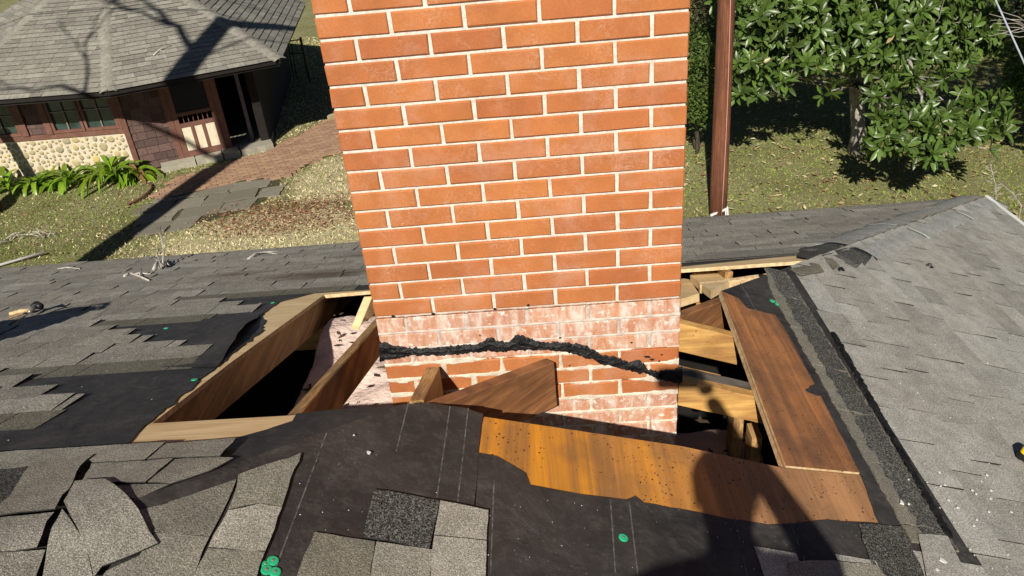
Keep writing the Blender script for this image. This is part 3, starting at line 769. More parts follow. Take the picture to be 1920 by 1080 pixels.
# a flap of felt curling at the edge of the far opening
fpts = []
for i in range(13):
    for j in range(7):
        a = Vector((*uB(492, 588), 0)).lerp(Vector((*uB(408, 690), 0)), i/12); b = Vector((*uB(380, 600), 0)).lerp(Vector((*uB(300, 690), 0)), i/12)
        q = a.lerp(b, j/6); h = .004+max(0, (1-j/3.5))*.035*math.sin(i/12*math.pi)**2
        fpts.append(PB(q.x+(random.gauss(0, .004) if j == 0 else 0), q.y, h))
obj('felt_flap', fpts, [(i*7+j, i*7+j+1, i*7+j+8, i*7+j+7) for i in range(12) for j in range(6)], M['felt'], hs, smooth=True, label='black felt flap curling up beside the opening')
# felt of the near and right slope: three sheets, overlapping
edge1 = roughl([uR(905, 779), uR(897, 852), uR(893, 905), uR(888, 950)], .05, .0015)
fl1 = [g_, uR(800, 758), uR(870, 767)]+edge1+[uR(880, 1400), (-.9, -3.2), (-3.0, -3.0-XH), snap(uR(260, 945))]
v, f = slab(fl1, PR, .0055, .0035); obj('roofing_felt', v, f, M['felt'], hs)
tear = roughl([uR(897, 852), uR(930, 858), uR(960, 875), uR(985, 890), uR(993, 912), uR(1090, 930), uR(1180, 941), uR(1300, 962), uR(1440, 987), uR(1550, 977), uR(1648, 984)], .03, .0015, skip=(10,))
fl2 = tear+[uR(1650, 984), uR(1600, 860), uR(1540, 730), uR(1500, 640), uR(1470, 596)]
t2 = roughl([uR(1470, 596), uR(1440, 590), uR(1400, 580), uR(1385, 560), uR(1352, 552)], .02, .003, skip=(4,))
fl2b = [(x, y) for x, y in tear]
feltR = [far, snap(uR(1440, 510)), d_]+t2[::-1][1:-1]+[uR(1455, 592), uR(1500, 700), uR(1560, 800), uR(1612, 892), uR(1645, 983)]
low = tear[::-1]
feltR2 = [far, snap(uR(1440, 510)), d_]+[uR(1385, 562), uR(1400, 580), uR(1440, 590), uR(1452, 592), uR(1478, 630), uR(1535, 740), uR(1612, 892), uR(1647, 984)]+[uR(1550, 977), uR(1440, 987), uR(1300, 962), uR(1180, 941), uR(1090, 930), uR(993, 912), uR(985, 890), uR(960, 875), uR(930, 858), uR(897, 852)]+[uR(880, 1400), (.35, -9), (EX, -9)]
rf = roughl(feltR2[3:-3], .035, .0013)
feltR2 = feltR2[:3]+rf+feltR2[-2:]
v, f = slab(feltR2, PR, .0065, .0035); obj('roofing_felt', v, f, M['felt'], hs)
v, f = slab([snap((-3, -3.6)), (-.2, -.9), (-.2, -9-XH), (-9, -9-XH)], PR, .0015, -.0015); obj('roofing_felt', v, f, M['felt'], hs)
# small black scraps on the plywood
for pts in ([(1350, 548), (1366, 545), (1442, 512), (1452, 592), (1438, 594), (1400, 581), (1388, 563)],): pass
v, f = slab(rough([uR(1508, 735), uR(1525, 722), uR(1540, 740), uR(1552, 745), uR(1530, 745)], .01, .002), PR, .008, .0062); obj('felt_scrap', v, f, M['felt'], hs)
v, f = slab(rough([uR(1175, 938), uR(1190, 932), uR(1215, 952), uR(1180, 946)], .01, .001), PR, .006, .0032); obj('felt_scrap', v, f, M['felt'], hs)
# printed lines on the felt
def line(fn, uf, a, b, h, w_=.0035, name='printed_line'):
    A = Vector(uf(*a)); B_ = Vector(uf(*b)); d = (B_-A).normalized(); n = Vector((-d.y, d.x))*w_/2; v = []
    k = 14
    for i in range(k+1):
        q = A.lerp(B_, i/k); v += [fn(q.x-n.x, q.y-n.y, h), fn(q.x+n.x, q.y+n.y, h)]
    return obj(name, v, [(2*i, 2*i+1, 2*i+3, 2*i+2) for i in range(k)], M['chalk'], hs)
for a, b in (((843, 765), (818, 938)), ((877, 768), (857, 945)), ((765, 758), (742, 850)), ((612, 815), (512, 1080)), ((1143, 940), (1152, 1078)), ((1178, 943), (1195, 1090)), ((1375, 972), (1400, 1090)), ((925, 905), (918, 1090)), ((1480, 985), (1520, 1090))):
    line(PR, uR, a, b, .0075 if a[0] > 900 else .0065)
line(PR, uR, (1386, 532), (1418, 588), .0075)
line(PB, uB, (350, 617), (440, 590), .0055); 
# ---- shingles of the far slope
exB = [uB(*q) for q in [(1000, 530), (690, 546), (600, 550), (480, 555), (372, 563), (395, 575), (480, 583), (440, 590), (330, 618), (240, 628), (300, 636), (385, 652), (384, 672), (322, 712), (20, 734), (160, 742), (57, 812), (-300, 830), (-300, 872), (0, 866), (440, 838), (390, 872), (600, 880), (800, 740)]]
exB2 = [(-.45, -.7), (.2, -.7), (2.05, 1.5), (1.0, 1.42), (-.45, 1.42)]
def dropB(u, v_): q = (u, v_/KS); return inside(q, exB) or inside(q, exB2)
def extraB(u, v_, E_):   # headlap strip stays where the course below is kept
    return (not dropB(u, v_+E_)) and v_ > -.45
U_B = Vector((1, 0, 0)); D_B = Vector((0, 1, -P))/KS; O_B = Vector((0, 0, Z0))
polyB = [(q[0], q[1]*KS) for q in [(EX, EYB), (-5.2, EYB), (-5.2, -5.2-XH)]]
exB3 = [(-1.0, -.70), (2, -.70), (2, -3), (-1.0, -3)]
ROWS = {10: (-1.47, -.45), 9: (-1.15, -1.15), 8: (-1.0, -1.0), 7: (-.85, -.85), 6: (-1.6, -1.02), 5: (-1.45, -1.45), 4: (-1.28, -1.28), 3: (-1.13, -1.13), 2: (-.92, -.92), 1: (-.75, -.75), 0: (-1.5, -.71), -1: (-1.30, -1.30), -2: (-1.12, -1.12), -3: (-.94, -.94), -4: (-1.35, -.92), -5: (-1.75, -1.75), -6: (-2.1, -1.6), -7: (-1.5, -1.5)}
def rowB(ve): return ROWS.get(round((ve-.18-.035)/.14), (99, 99))
def tB(u, v_, t):
    return t
shB = shingle_face(O_B, U_B, D_B, NB, polyB, .14, .11, .36, .18+.14*25+.035, 5, drop=lambda u, v_: inside((u, v_/KS), exB2) or inside((u, v_/KS), exB3), rowclip=rowB, h_lo=.011, h_hi=.004, lamh=.007, th=.006)
E_R = .125
exR = [uR(*q) for q in [(1300, 440), (1440, 480), (1500, 520), (1562, 622), (1590, 640), (1660, 800), (1785, 1020), (1730, 1030), (1700, 1100), (1640, 1100), (1640, 1064), (1480, 1062), (1480, 1600), (930, 1600), (910, 1100), (700, 1100), (690, 1070), (705, 1027), (560, 1200), (490, 1085)]]
exR = exR+[snap(uR(300, 930)), snap(uR(260, 945)), snap(uR(740, 757)), snap(uR(1440, 510))]
def dropR(u, v_): q = (v_/KS, u); return inside(q, exR) or inside(q, nearR)
nearR = [(-2.6, -3.2), (.50, -3.2), (.50, -.2), (-.3, -.2)]     # laid by hand below
nearR = [(-.75, -1.7), (.50, -1.7), (.50, -.55), (.0, -.5), (-.75, -1.3)]
def extraR(u, v_, E_): return False
U_R = Vector((0, 1, 0)); D_R = Vector((1, 0, -P))/KS; O_R = Vector((0, 0, Z0+P*XH))
polyR = [(q[1], q[0]*KS) for q in [(EX, EYB), (-3.6, -3.6-XH), (EX, -3.6-XH)]]
shR = shingle_face(O_R, U_R, D_R, NR, polyR, E_R, .12, .36, EX*KS+.03, 9, drop=dropR, extra=extraR, h_lo=.0125, h_hi=.0085, lamh=.004, th=.004, under=1)
def split(lst, kB): return [(v, f, t, c, (fl_ if kB else 2)) for v, f, t, c, fl_ in lst]
hand = []
def sh_hand(pxs, h, mat='shN', tint=.5, th=.0035, fn=None, tilt=None, rg=.002):
    """one shingle laid by hand at its outline in the photograph, resting on the roof surface"""
    poly = [uS(*q) for q in pxs]; poly = rough(poly, .03, rg)
    fn2 = fn or (lambda x, y, hh: PS(x, y, hh))
    if tilt: base = fn2; fn2 = lambda x, y, hh: base(x, y, hh+tilt(x, y))
    v, f = slab(poly, fn2, h, h-th)
    npl = len(poly); tris = [q for q in f if len(q) == 3 and q[0] < npl]; oth = [q for q in f if not (len(q) == 3 and q[0] < npl)]
    for _ in range(2):
        nt_ = []; cache = {}
        def mid(i, j):
            k_ = (min(i, j), max(i, j))
            if k_ not in cache: p_ = (v[i]+v[j])/2; v.append(fn2(p_.x, p_.y, h)); cache[k_] = len(v)-1
            return cache[k_]
        for a, b, c in tris: ab, bc, ca = mid(a, b), mid(b, c), mid(c, a); nt_ += [(a, ab, ca), (ab, b, bc), (ca, bc, c), (ab, bc, ca)]
        tris = nt_
    f = tris+oth
    c = sum((Vector(q) for q in v), Vector())/len(v)
    o = obj('shingle', v, f, None, hs, tint=tint, mats=[M[mat], M['edge']], fm=[0 if len(q) == 3 else 1 for q in f]); hand.append(o); return o
# column of tabs left of the black felt
z7 = lambda *a: [(x/2.6667, 800+y/2.6667) for x, y in a]
sh_hand(z7((1200, 262), (1512, 152), (1448, 330), (1418, 425), (1310, 405), (1150, 440)), .016, 'shN', .25)
sh_hand(z7((1150, 443), (1310, 408), (1418, 428), (1335, 646), (1053, 627)), .016, 'shN', .95)
sh_hand(z7((1053, 632), (1333, 651), (1290, 790), (970, 790)), .016, 'shN', .45)
sh_hand(z7((850, 395), (960, 360), (1190, 278), (1148, 385), (1108, 470), (1057, 566), (778, 546)), .012, 'shN', .12)
sh_hand(z7((778, 552), (1055, 570), (965, 790), (640, 790), (712, 655)), .012, 'shN', .4)
sh_hand(z7((690, 430), (845, 396), (775, 545), (700, 600), (640, 520)), .009, 'shN', .2)
sh_hand(z7((540, 735), (708, 658), (655, 790), (500, 790)), .009, 'shN', .45)
# folded and lifted ones on the hip
sh_hand(z7((345, 425), (400, 322), (545, 308), (610, 345), (665, 390), (735, 500), (802, 612), (640, 690), (530, 735), (490, 790), (470, 700), (405, 540)), .024, 'shN', .8, tilt=lambda x, y: .008*math.sin(x*9))
sh_hand(z7((330, 447), (400, 545), (465, 700), (485, 790), (235, 790), (262, 600)), .022, 'shN', .75)
sh_hand(z7((-120, 505), (290, 462), (205, 640), (-120, 660)), .022, 'shN', .7)
sh_hand(z7((-120, 665), (245, 645), (190, 800), (-120, 800)), .018, 'shN', .5)
sh_hand(z7((175, 225), (490, 178), (420, 240), (385, 325), (300, 455), (-60, 498), (70, 395)), .028, 'shN', .55)
sh_hand(z7((470, 215), (880, 188), (740, 305), (415, 318)), .020, 'shN', .6)
sh_hand(z7((885, 190), (1175, 175), (1050, 235), (860, 300), (750, 303)), .018, 'shN', .35)
sh_hand(z7((560, 318), (850, 300), (680, 375), (600, 350)), .014, 'shN', .2)
sh_hand(z7((340, 140), (840, 112), (740, 200), (480, 215), (445, 185), (235, 215)), .024, 'shN', .7)
sh_hand(z7((845, 115), (1190, 88), (1110, 178), (880, 185), (750, 196)), .022, 'shN', .5)
sh_hand(z7((-150, 168), (335, 137), (230, 215), (150, 232), (-150, 255)), .022, 'shN', .7)
sh_hand(z7((-150, 250), (165, 232), (75, 385), (0, 445), (-150, 500)), .018, 'shD', .6)
# loose tabs on the felt at the bottom
sh_hand([(703, 926), (826, 946), (807, 1037), (683, 1014)], .016, 'shD', .8, rg=.001)
sh_hand([(827, 948), (917, 966), (914, 1022), (816, 1012)], .018, 'shN', .85, rg=.001)
sh_hand([(816, 1014), (914, 1024), (911, 1120), (806, 1120)], .018, 'shN', .95, rg=.001)
sh_hand([(592, 1005), (705, 1022), (690, 1120), (545, 1120)], .013, 'shN', .05, rg=.001)
sh_hand([(708, 1024), (815, 1039), (803, 1120), (692, 1120)], .015, 'shN', .65, rg=.001)
# dark headlap band along the right slope
band = []
for k in range(7):
    y0 = uR(1450, 508)[1]-.002-k*.27; y1 = y0-.265
    if y1 < -.66: y1 = -.60
    x0, x1 = 1.60-(k < 2)*.0, 1.735
    poly = rough([(x0-.012 if k else x0+.03, y0), (x1, y0), (x1, y1), (x0-.012, y1)], .02, .0025)
    v, f = slab(poly, PR, .0115, .007); obj('shingle', v, f, M['shN'], hs, tint=.12); hand.append(1)
    poly = rough([(x0+.035, y0), (x1-.005, y0), (x1-.005, y1), (x0+.035, y1)], .02, .006)
    v, f = slab(poly, PR, .0128, .012); obj('granule_patch', v, f, M['shD'], hs, tint=1.0)
    if y1 <= -.60: break
# ragged tar line where the torn tabs were glued
mb = MB()
for k in range(120):
    t = k/119; q = Vector(uR(1560, 630)).lerp(Vector(uR(1775, 1010)), t); r = .012+.008*abs(fbm(t*30, 2))
    poly = [(q.x+math.cos(a)*r*random.uniform(.6, 1.2), q.y+math.sin(a)*r*random.uniform(.8, 1.5)) for a in [i*1.047 for i in range(6)]]
    mb.add(*slab(poly, PR, .014+random.uniform(0, .004), .008))
mb.build('tar_strip', M['tar'], hs)
sh_hand([(1608, 988), (1690, 992), (1730, 1080), (1740, 1120), (1650, 1120)], .014, 'shD', 1.0)
sh_hand([(1478, 1062), (1560, 1058), (1640, 1066), (1690, 1120), (1478, 1120)], .016, 'shN', .5)
sh_hand([(1720, 1008), (1775, 1012), (1830, 1120), (1742, 1120)], .016, 'shR', .6)
n_hand = len(hand)
lay([(v, f, t, c, fl_) for v, f, t, c, fl_ in split(shB, True)+split(shR, False)], hs, {0: M['shB'], 1: M['lapB'], 2: M['shR']}, limit=300-n_hand)
# rounded hip caps of the far corner
def cap(t0, t1, wl, wr, h, mat, tint, rag=0, m_=5):
    v = []; n = 15
    for i in range(m_):
        t = t0+(t1-t0)*i/(m_-1); seam = .0035*((i % 6)/5) if m_ > 6 else 0
        wob = .012*fbm(t*3, 7)
        for j in range(n):
            s_ = -1+2*j/(n-1); wd = (wl if s_ < 0 else wr)+wob; o = s_*wd
            x = t+XH+o*.7071; y = t-o*.7071
            z = min(zB(x, y), zR(x, y)); rnd = .030*max(0, 1-abs(o)/.11)**2
            e = abs(s_); lift = h*(1 if e < .6 else 1-.55*((e-.6)/.4)**2)
            v.append((x+random.gauss(0, rag), y+random.gauss(0, rag), z-rnd*.5+lift+seam*(1-e)))
    f = [(i*n+j, (i+1)*n+j, (i+1)*n+j+1, i*n+j+1) for i in range(m_-1) for j in range(n-1)]
    b = len(v); v += [(x, y, z-.007) for x, y, z in v]
    rim = [j for j in range(n)]+[i*n+n-1 for i in range(1, m_)]+[(m_-1)*n+j for j in range(n-2, -1, -1)]+[i*n for i in range(m_-2, 0, -1)]
    for i in range(len(rim)): a, c = rim[i], rim[(i+1) % len(rim)]; f.append((a, c, c+b, a+b))
    return obj('hip_cap', v, f, mat, hs, tint=tint, smooth=True)
tend = far[1]+.02
o = cap(1.47, 1.68, .16, .17, .020, M['shD'], .7); o['label'] = 'black granular torn end of the hip cap'
for t0_, t1_, w_ in ((1.63, 2.25, .19), (2.25, 2.90, .20), (2.90, tend, .19)): cap(t0_, t1_, w_+.02, .17, .017, M['cap'], random.uniform(.5, .6), m_=25)
# remnants near the top corner of the opening
sh_hand([(1330, 474), (1450, 462), (1520, 458), (1500, 478), (1285, 493)], .012, 'shB', .25)
sh_hand([(1480, 508), (1535, 478), (1600, 470), (1610, 486), (1555, 512), (1500, 522)], .014, 'lapB', .5)
sh_hand([(1500, 470), (1560, 462), (1588, 470), (1520, 490), (1496, 486)], .018, 'shD', .5)
# drip edges and fascia
mb = MB(); mb.add(*beam((EX+.012, EYB+.01, zR(EX, 0)+.016), (EX+.012, -9, zR(EX, 0)+.016), (1, 0, 0), .03, (0, 0, -1), .05)); mb.build('drip_edge', M['white'], hs, label='white drip edge along the right eave')
mb = MB(); mb.add(*beam((-9, EYB+.012, zB(0, EYB)+.004), (EX, EYB+.012, zB(0, EYB)+.004), (0, 1, 0), .012, (0, 0, -1), .05)); mb.build('drip_edge', m_plain('grey_drip', (.10, .10, .10), (.07, .07, .07), 9, .5, 0), hs)
for nm, v, f in (('fascia', *beam((-9, EYB-.02, zB(0, EYB)-.06), (EX-.02, EYB-.02, zB(0, EYB)-.06), (0, 1, 0), .03, (0, 0, -1), .15)), ('fascia', *beam((EX-.02, EYB-.04, zB(0, EYB)-.06), (EX-.02, -9, zB(0, EYB)-.06), (1, 0, 0), .03, (0, 0, -1), .15))):
    obj(nm, v, f, M['white'], hs)
wl_ = m_plain('house_wall', (.30, .27, .23), (.25, .22, .19), 3, .9, .2)
for a, b in (((-9, 3.0), (3.6, 3.0)), ((3.6, 3.0), (3.6, -9))):
    v, f = wbox(b, a, GZ-.1, -1.4, .15); obj('wall', v, f, wl_, hs)
# ---- framing
dn = (0, 0, -1)
def chord(name, p0, p1, side, w_, d, mat, label=None, down=dn, seg=6, jit=.0008):
    v, f = chamfer_beam(p0, p1, side, w_, down, d, seg, jit); return obj(name, v, f, mat, hs, label=label)
tz = -.0235
hz = lambda t, h: Vector((t+XH, t, Z0-P*t-h))
for x, y1 in ((-1.04, 3.3), (-.625, 3.3), (-.185, .86)):
    y0 = x-XH+.05 if x > -.5 else -.52 if x > -.7 else x-XH
    y0 = max(y0, x-XH+.02)
    chord('rafter', PB(x, y0, tz), PB(x, y1, tz), (1, 0, 0), .040, .145, M['rafY'])
for x in (.25, .66, 1.10, 1.52, 1.93):
    chord('rafter', PB(x, 1.30 if x < 1.6 else x-XH+.06, tz), PB(x, 3.3, tz), (1, 0, 0), .040, .14, M['rafY'])
# short jack rafter in front of the chimney
chord('rafter', PB(.17, -.36, tz), PB(.17, -.015, tz-.005), (1, 0, 0), .045, .14, M['rafY'], label='short rafter stub butting the chimney')
# hip rafter: stub before the chimney and the length beyond it
hu = Vector((1, -1, 0))
v, f = chamfer_beam(hz(-3, .045), hz(-.035, .03), hu, .042, dn, .19, 8, .001); obj('hip_rafter', v, f, M['rafH'], hs, label='stained hip rafter ending at the chimney face')
v, f = chamfer_beam(hz(.50, .035), hz(3.35, .045), hu, .042, dn, .16, 8, .001); obj('hip_rafter', v, f, M['rafH'], hs, label='dark stained hip rafter beyond the chimney')
# jack rafters of the right slope
chord('rafter', PR(1.03, .43, tz), PR(1.345, .43, tz), (0, 1, 0), .042, .135, M['rafX'])
chord('rafter', PR(1.03, .035, tz), PR(1.345, .035, tz), (0, 1, 0), .042, .115, M['rafX'])
chord('blocking', PR(1.03, .085, tz-.004), PR(1.34, .085, tz-.004), (0, 1, 0), .055, .05, M['rafG'], label='grey rotten board lying against the rafter')
chord('rafter', PR(1.03, .235, -.115), PR(1.27, .235, -.115), (0, 1, 0), .042, .095, M['rafX'])
for y in (-.42, -.85, -1.3): chord('rafter', PR(max(.1, y+XH+.05), y-.03, tz), PR(3.9, y-.03, tz), (0, 1, 0), .04, .14, M['rafX'])
for y in (.43, .035): chord('rafter', PR(1.46, y, tz), PR(3.9, y, tz), (0, 1, 0), .04, .14, M['rafX'])
chord('stud', Vector((1.30, .19, -.62)), Vector((1.30, .19, -1.35)), (1, 0, 0), .04, .09, M['rafY'], down=(0, 1, 0))
chord('stud', Vector((1.36, .13, -.75)), Vector((1.36, .13, -1.35)), (1, 0, 0), .04, .09, M['rafY'], down=(0, 1, 0))
# boards in the far corner of the opening
q = [Vector(uB(*a, -.10)+(0,)) for a in ((1292, 526), (1332, 500), (1372, 532), (1330, 556))]
v, f = slab([(a.x, a.y) for a in q], PB, -.06, -.10); obj('blocking', v, f, M['plyL'], hs, label='pale end of a board in the far corner of the opening')
q = [uB(*a, -.12) for a in ((1262, 520), (1290, 526), (1308, 552), (1262, 566))]
v, f = slab(q, PB, -.10, -.14); obj('blocking', v, f, M['plyL'], hs)
chord('blocking', PB(1.35, 1.22, -.06), PB(1.75, 1.30, -.05), (0, 1, 0), .03, .05, M['plyE'])
# brace in the left part of the opening
chord('brace', uF(690, 556, 1.25), uF(655, 640, 1.02), (1, 0, 0), .045, .10, M['plyL'], down=(0, .3, -1))
chord('joist', Vector((-3, 1.55, -1.0)), Vector((1.8, 1.55, -1.0)), (0, 1, 0), .04, .14, M['rafX'])
# cable
ca = [Vector((1.02, .16, -.45)), Vector((1.12, .15, -.475)), Vector((1.22, .13, -.50)), Vector((1.30, .12, -.515)), Vector((1.36, .14, -.50))]
obj('cable', *tube(ca, .007, 6), M['tar'], hs, smooth=True)
# insulation between the ceiling joists
for bi, (xa_, xb_, ya_, yb_, zc) in enumerate(((-.585, .035, -.55, 1.32, -.75), (1.06, 1.43, -.35, .42, -.93))):
    iv = []; n1, n2 = 44, 90
    for j in range(n2):
        for i in range(n1):
            tx, ty = i/(n1-1), j/(n2-1); x = xa_+(xb_-xa_)*tx; y = ya_+(yb_-ya_)*ty; ed = min(tx, 1-tx, ty, 1-ty)*min(n1, n2)
            z = zc+.05*fbm(x*3, y*3, 0, 2)+.012*fbm(x*9, y*9, 0, 2)-(.16 if ed < .5 else .02 if ed < 1.5 else 0)
            iv.append((x+.012*fbm(y*6, 2), y, z))
    obj('insulation', iv, [(j*n1+i, j*n1+i+1, (j+1)*n1+i+1, (j+1)*n1+i) for j in range(n2-1) for i in range(n1-1)], M['insul'], hs, smooth=True, label='pink fibreglass insulation left of the chimney' if bi == 0 else 'pink insulation in the right part of the opening')
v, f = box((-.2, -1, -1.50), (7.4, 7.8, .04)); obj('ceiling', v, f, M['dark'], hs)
mb = MB()
for k in range(90):
    x = random.uniform(-.55, .0); y = random.uniform(.45, 1.25); 
    if k > 60: x = random.uniform(1.1, 1.4); y = random.uniform(0, .5)
    a = random.uniform(0, 3.1); L = random.uniform(.012, .035); wd = L*random.uniform(.2, .5); z = (-.745 if x < 1 else -.925)+.05*fbm(x*3, y*3, 0, 2)+.012*fbm(x*9, y*9, 0, 2)
    c = Vector((x, y, z+.01)); d = Vector((math.cos(a), math.sin(a), random.uniform(-.3, .3)))*L; s_ = Vector((-math.sin(a), math.cos(a), .1))*wd
    mb.add([c-d, c+s_, c+d, c-s_], [(0, 1, 2, 3)])
mb.build('debris', m_plain('debris_bark', (.12, .08, .05), (.06, .04, .03), 20, .9, 0), hs, kind='stuff')
# splintered veneer slivers at the edge of the opening
# green cap nails
def disc(c, n, r, h, mat, name, parent, seg=14, top=None):
    n = n.normalized(); a = n.cross(Vector((0, 1, 0))).normalized(); b = n.cross(a); v = []
    for rr, hh in ((r, 0), (r, h), (r*.8, h*1.5)):
        for k in range(seg): th_ = 6.2832*k/seg; v.append(c+a*(math.cos(th_)*rr)+b*(math.sin(th_)*rr)+n*hh)
    f = [(i*seg+k, i*seg+(k+1) % seg, (i+1)*seg+(k+1) % seg, (i+1)*seg+k) for i in range(2) for k in range(seg)]+[tuple(2*seg+k for k in range(seg))]
    f = [q[::-1] for q in f]
    return obj(name, v, f, mat, parent)
def cap_nail(c, n, r=.0125):
    o = disc(c, n, r, .0022, M['green'], 'cap_nail', hs); disc(c+n*.0034, n, r*.28, .001, M['metal'], 'nail_head', o, 8)
for q in ((511, 1056), (499, 1073), (515, 1077), (1167, 1012), (1447, 567), (1457, 573), (497, 1063)):
    x, y = uR(*q); cap_nail(PR(x, y, .0068), NR, .0125 if q[0] != 497 else .009)
for q in ((365, 714), (512, 569), (312, 617)):
    x, y = uB(*q); cap_nail(PB(x, y, .003), NB, .011)
# white chips and granules scattered over felt and shingles
mb = MB()
def chip(x, y, fn, r, h):
    n = random.choice((4, 5)); a0 = random.uniform(0, 6)
    p_ = [(x+math.cos(a0+6.283*i/n)*r*random.uniform(.5, 1.2), y+math.sin(a0+6.283*i/n)*r*random.uniform(.5, 1.2)) for i in range(n)]
    mb.add(*slab(p_, fn, h+r*.5, h))
for k in range(260):
    px, py = random.uniform(1480, 1915), random.uniform(560, 1078)
    if px > 1450+(py-510)*.62+30: x, y = uR(px, py); chip(x, y, PR, random.choice((.0015, .002, .003, .005 if py > 880 else .002)), .013)
for k in range(70):
    px, py = random.uniform(560, 1480), random.uniform(860, 1078)
    x, y = uR(px, py)
    if not inside((x, y), pA): chip(x, y, PR, random.uniform(.0008, .0018), .008)
for px, py, r in ((1762, 1058, .010), (1752, 1075, .007), (1792, 958, .006), (1686, 948, .009), (1700, 951, .006), (690, 856, .006), (662, 823, .003), (1850, 965, .005), (1822, 992, .005), (1700, 905, .004)):
    x, y = uR(px, py); chip(x, y, PR, r, .013)
for k in range(40):
    px, py = random.uniform(0, 700), random.uniform(520, 860); x, y = uB(px, py)
    if y > x-XH+.05 and not (-.66 < x < .1 and -.6 < y < 1.36): chip(x, y, PB, random.uniform(.0012, .0028), .011)
fk_ = MB(); mb2 = mb; mb = fk_
for k in range(900):
    px, py = random.uniform(905, 1640), random.uniform(790, 985); x, y = uR(px, py)
    if inside((x, y), pA) and fbm(x*4, y*4, 9)+random.uniform(-.3, .3) > -.1: chip(x, y, PR, random.choice((.0012, .0016, .002, .003)), .003)
for k in range(420):
    px, py = random.uniform(1350, 1610), random.uniform(560, 890); x, y = uR(px, py)
    if inside((x, y), pB): chip(x, y, PR, random.choice((.001, .0016, .0025)), .006)
mb.build('resin_flecks', m_plain('dark_flecks', (.09, .045, .02), (.05, .025, .012), 30, .8, 0), hs, kind='stuff', label='dark flecks and grit on the bare plywood')
mb = mb2
mb.build('granule_chips', M['white'], hs, kind='stuff', label='white chips scattered over the roof')

# ------------------------------------------------------------------ chimney
CW, CH, CD = 1.016, .0649, .81          # width, course height, depth
ch = thing('chimney', (.508, .4, -1.1), 'red brick chimney rising through the opened hip roof', 'chimney')
NT_, NL_ = 29, 14                      # courses above and below the crack line
g = .0052
def brick_geo(x0, x1, z0, z1, y0, y1, b=.0032, jit=.0012):
    r = lambda: random.uniform(-jit, jit)
    v = []
    for y, s_ in ((y1, 0), (y0+b, 0), (y0, b)):
        v += [(x0+s_+r(), y+r()*.5, z0+s_+r()), (x1-s_+r(), y+r()*.5, z0+s_+r()), (x1-s_+r(), y+r()*.5, z1-s_+r()), (x0+s_+r(), y+r()*.5, z1-s_+r())]
    f = [(4+k, 4+(k+1) % 4, (k+1) % 4, k) for k in range(4)]+[(8+k, 8+(k+1) % 4, 4+(k+1) % 4, 4+k) for k in range(4)]+[(8, 9, 10, 11), (3, 2, 1, 0)]
    return v, f
for n in range(-NL_, NT_):
    z0 = n*CH; z1 = z0+CH; new = n >= 0
    off = 0 if n % 2 == 0 else CW/10; xs = [0] if off == 0 else [0, off]
    x = CW/5 if off == 0 else off+CW/5
    while x < CW-.02: xs.append(x); x += CW/5
    xs.append(CW)
    if n == 0: xs = [0]+[CW*(k/5)-.004 for k in (1, 2, 3, 4)]+[CW]
    for a, b in zip(xs[:-1], xs[1:]):
        ja = 0 if a < .001 else g; jb = 0 if b > CW-.001 else g
        yy = random.uniform(-.0012, .0012)+(0 if new else -.001)
        gz = g*.9 if new else g*.75
        v, f = brick_geo(a+ja+random.uniform(0, .001), b-jb-random.uniform(0, .001), z0+gz, z1-gz, yy-.001, .095)
        obj('brick', v, f, M['brick'] if (new or -7 < n < -3) else M['brick_old'], ch, tint=min(1, max(0, random.gauss(.5, .3))))
side = MB()
for n in range(-NL_, NT_):
    z0 = n*CH+g*.9; z1 = (n+1)*CH-g*.9
    for face in range(3):
        L = CD-.097 if face < 2 else CW-.2; st = 0 if n % 2 else .1; u = 0
        cuts = [0]+[c for c in np.arange(st if st else .2032, L-.04, .2032)]+[L]
        if cuts[1] == 0: cuts = cuts[1:]
        for a, b in zip(cuts[:-1], cuts[1:]):
            a_, b_ = a+g*(a > 0)+.0, b-g*(b < L-.001)
            if face == 0: c, s_ = ((.0475-.001), .10+(a_+b_)/2, (z0+z1)/2), (.095, b_-a_, z1-z0)
            elif face == 1: c, s_ = (CW-.0475+.001, .10+(a_+b_)/2, (z0+z1)/2), (.095, b_-a_, z1-z0)
            else: c, s_ = (.1+(a_+b_)/2, CD-.0465, (z0+z1)/2), (b_-a_, .095, z1-z0)
            v, f = box(c, s_, .0006); side.add(v, f, random.random())
side.build('side_brickwork', M['brick'], ch, kind='stuff')
# mortar: a core set back behind the brick faces; weathered and smeared over the bricks lower down
v, f = box((CW/2, CD/2+.002, (NT_*CH)/2), (CW-.007, CD-.008, NT_*CH)); obj('mortar', v, f, M['mortar'], ch)
v, f = box((CW/2, CD/2+.004, -NL_*CH/2-.001), (CW-.008, CD-.012, NL_*CH-.004)); obj('mortar', v, f, M['mortar_old'], ch)
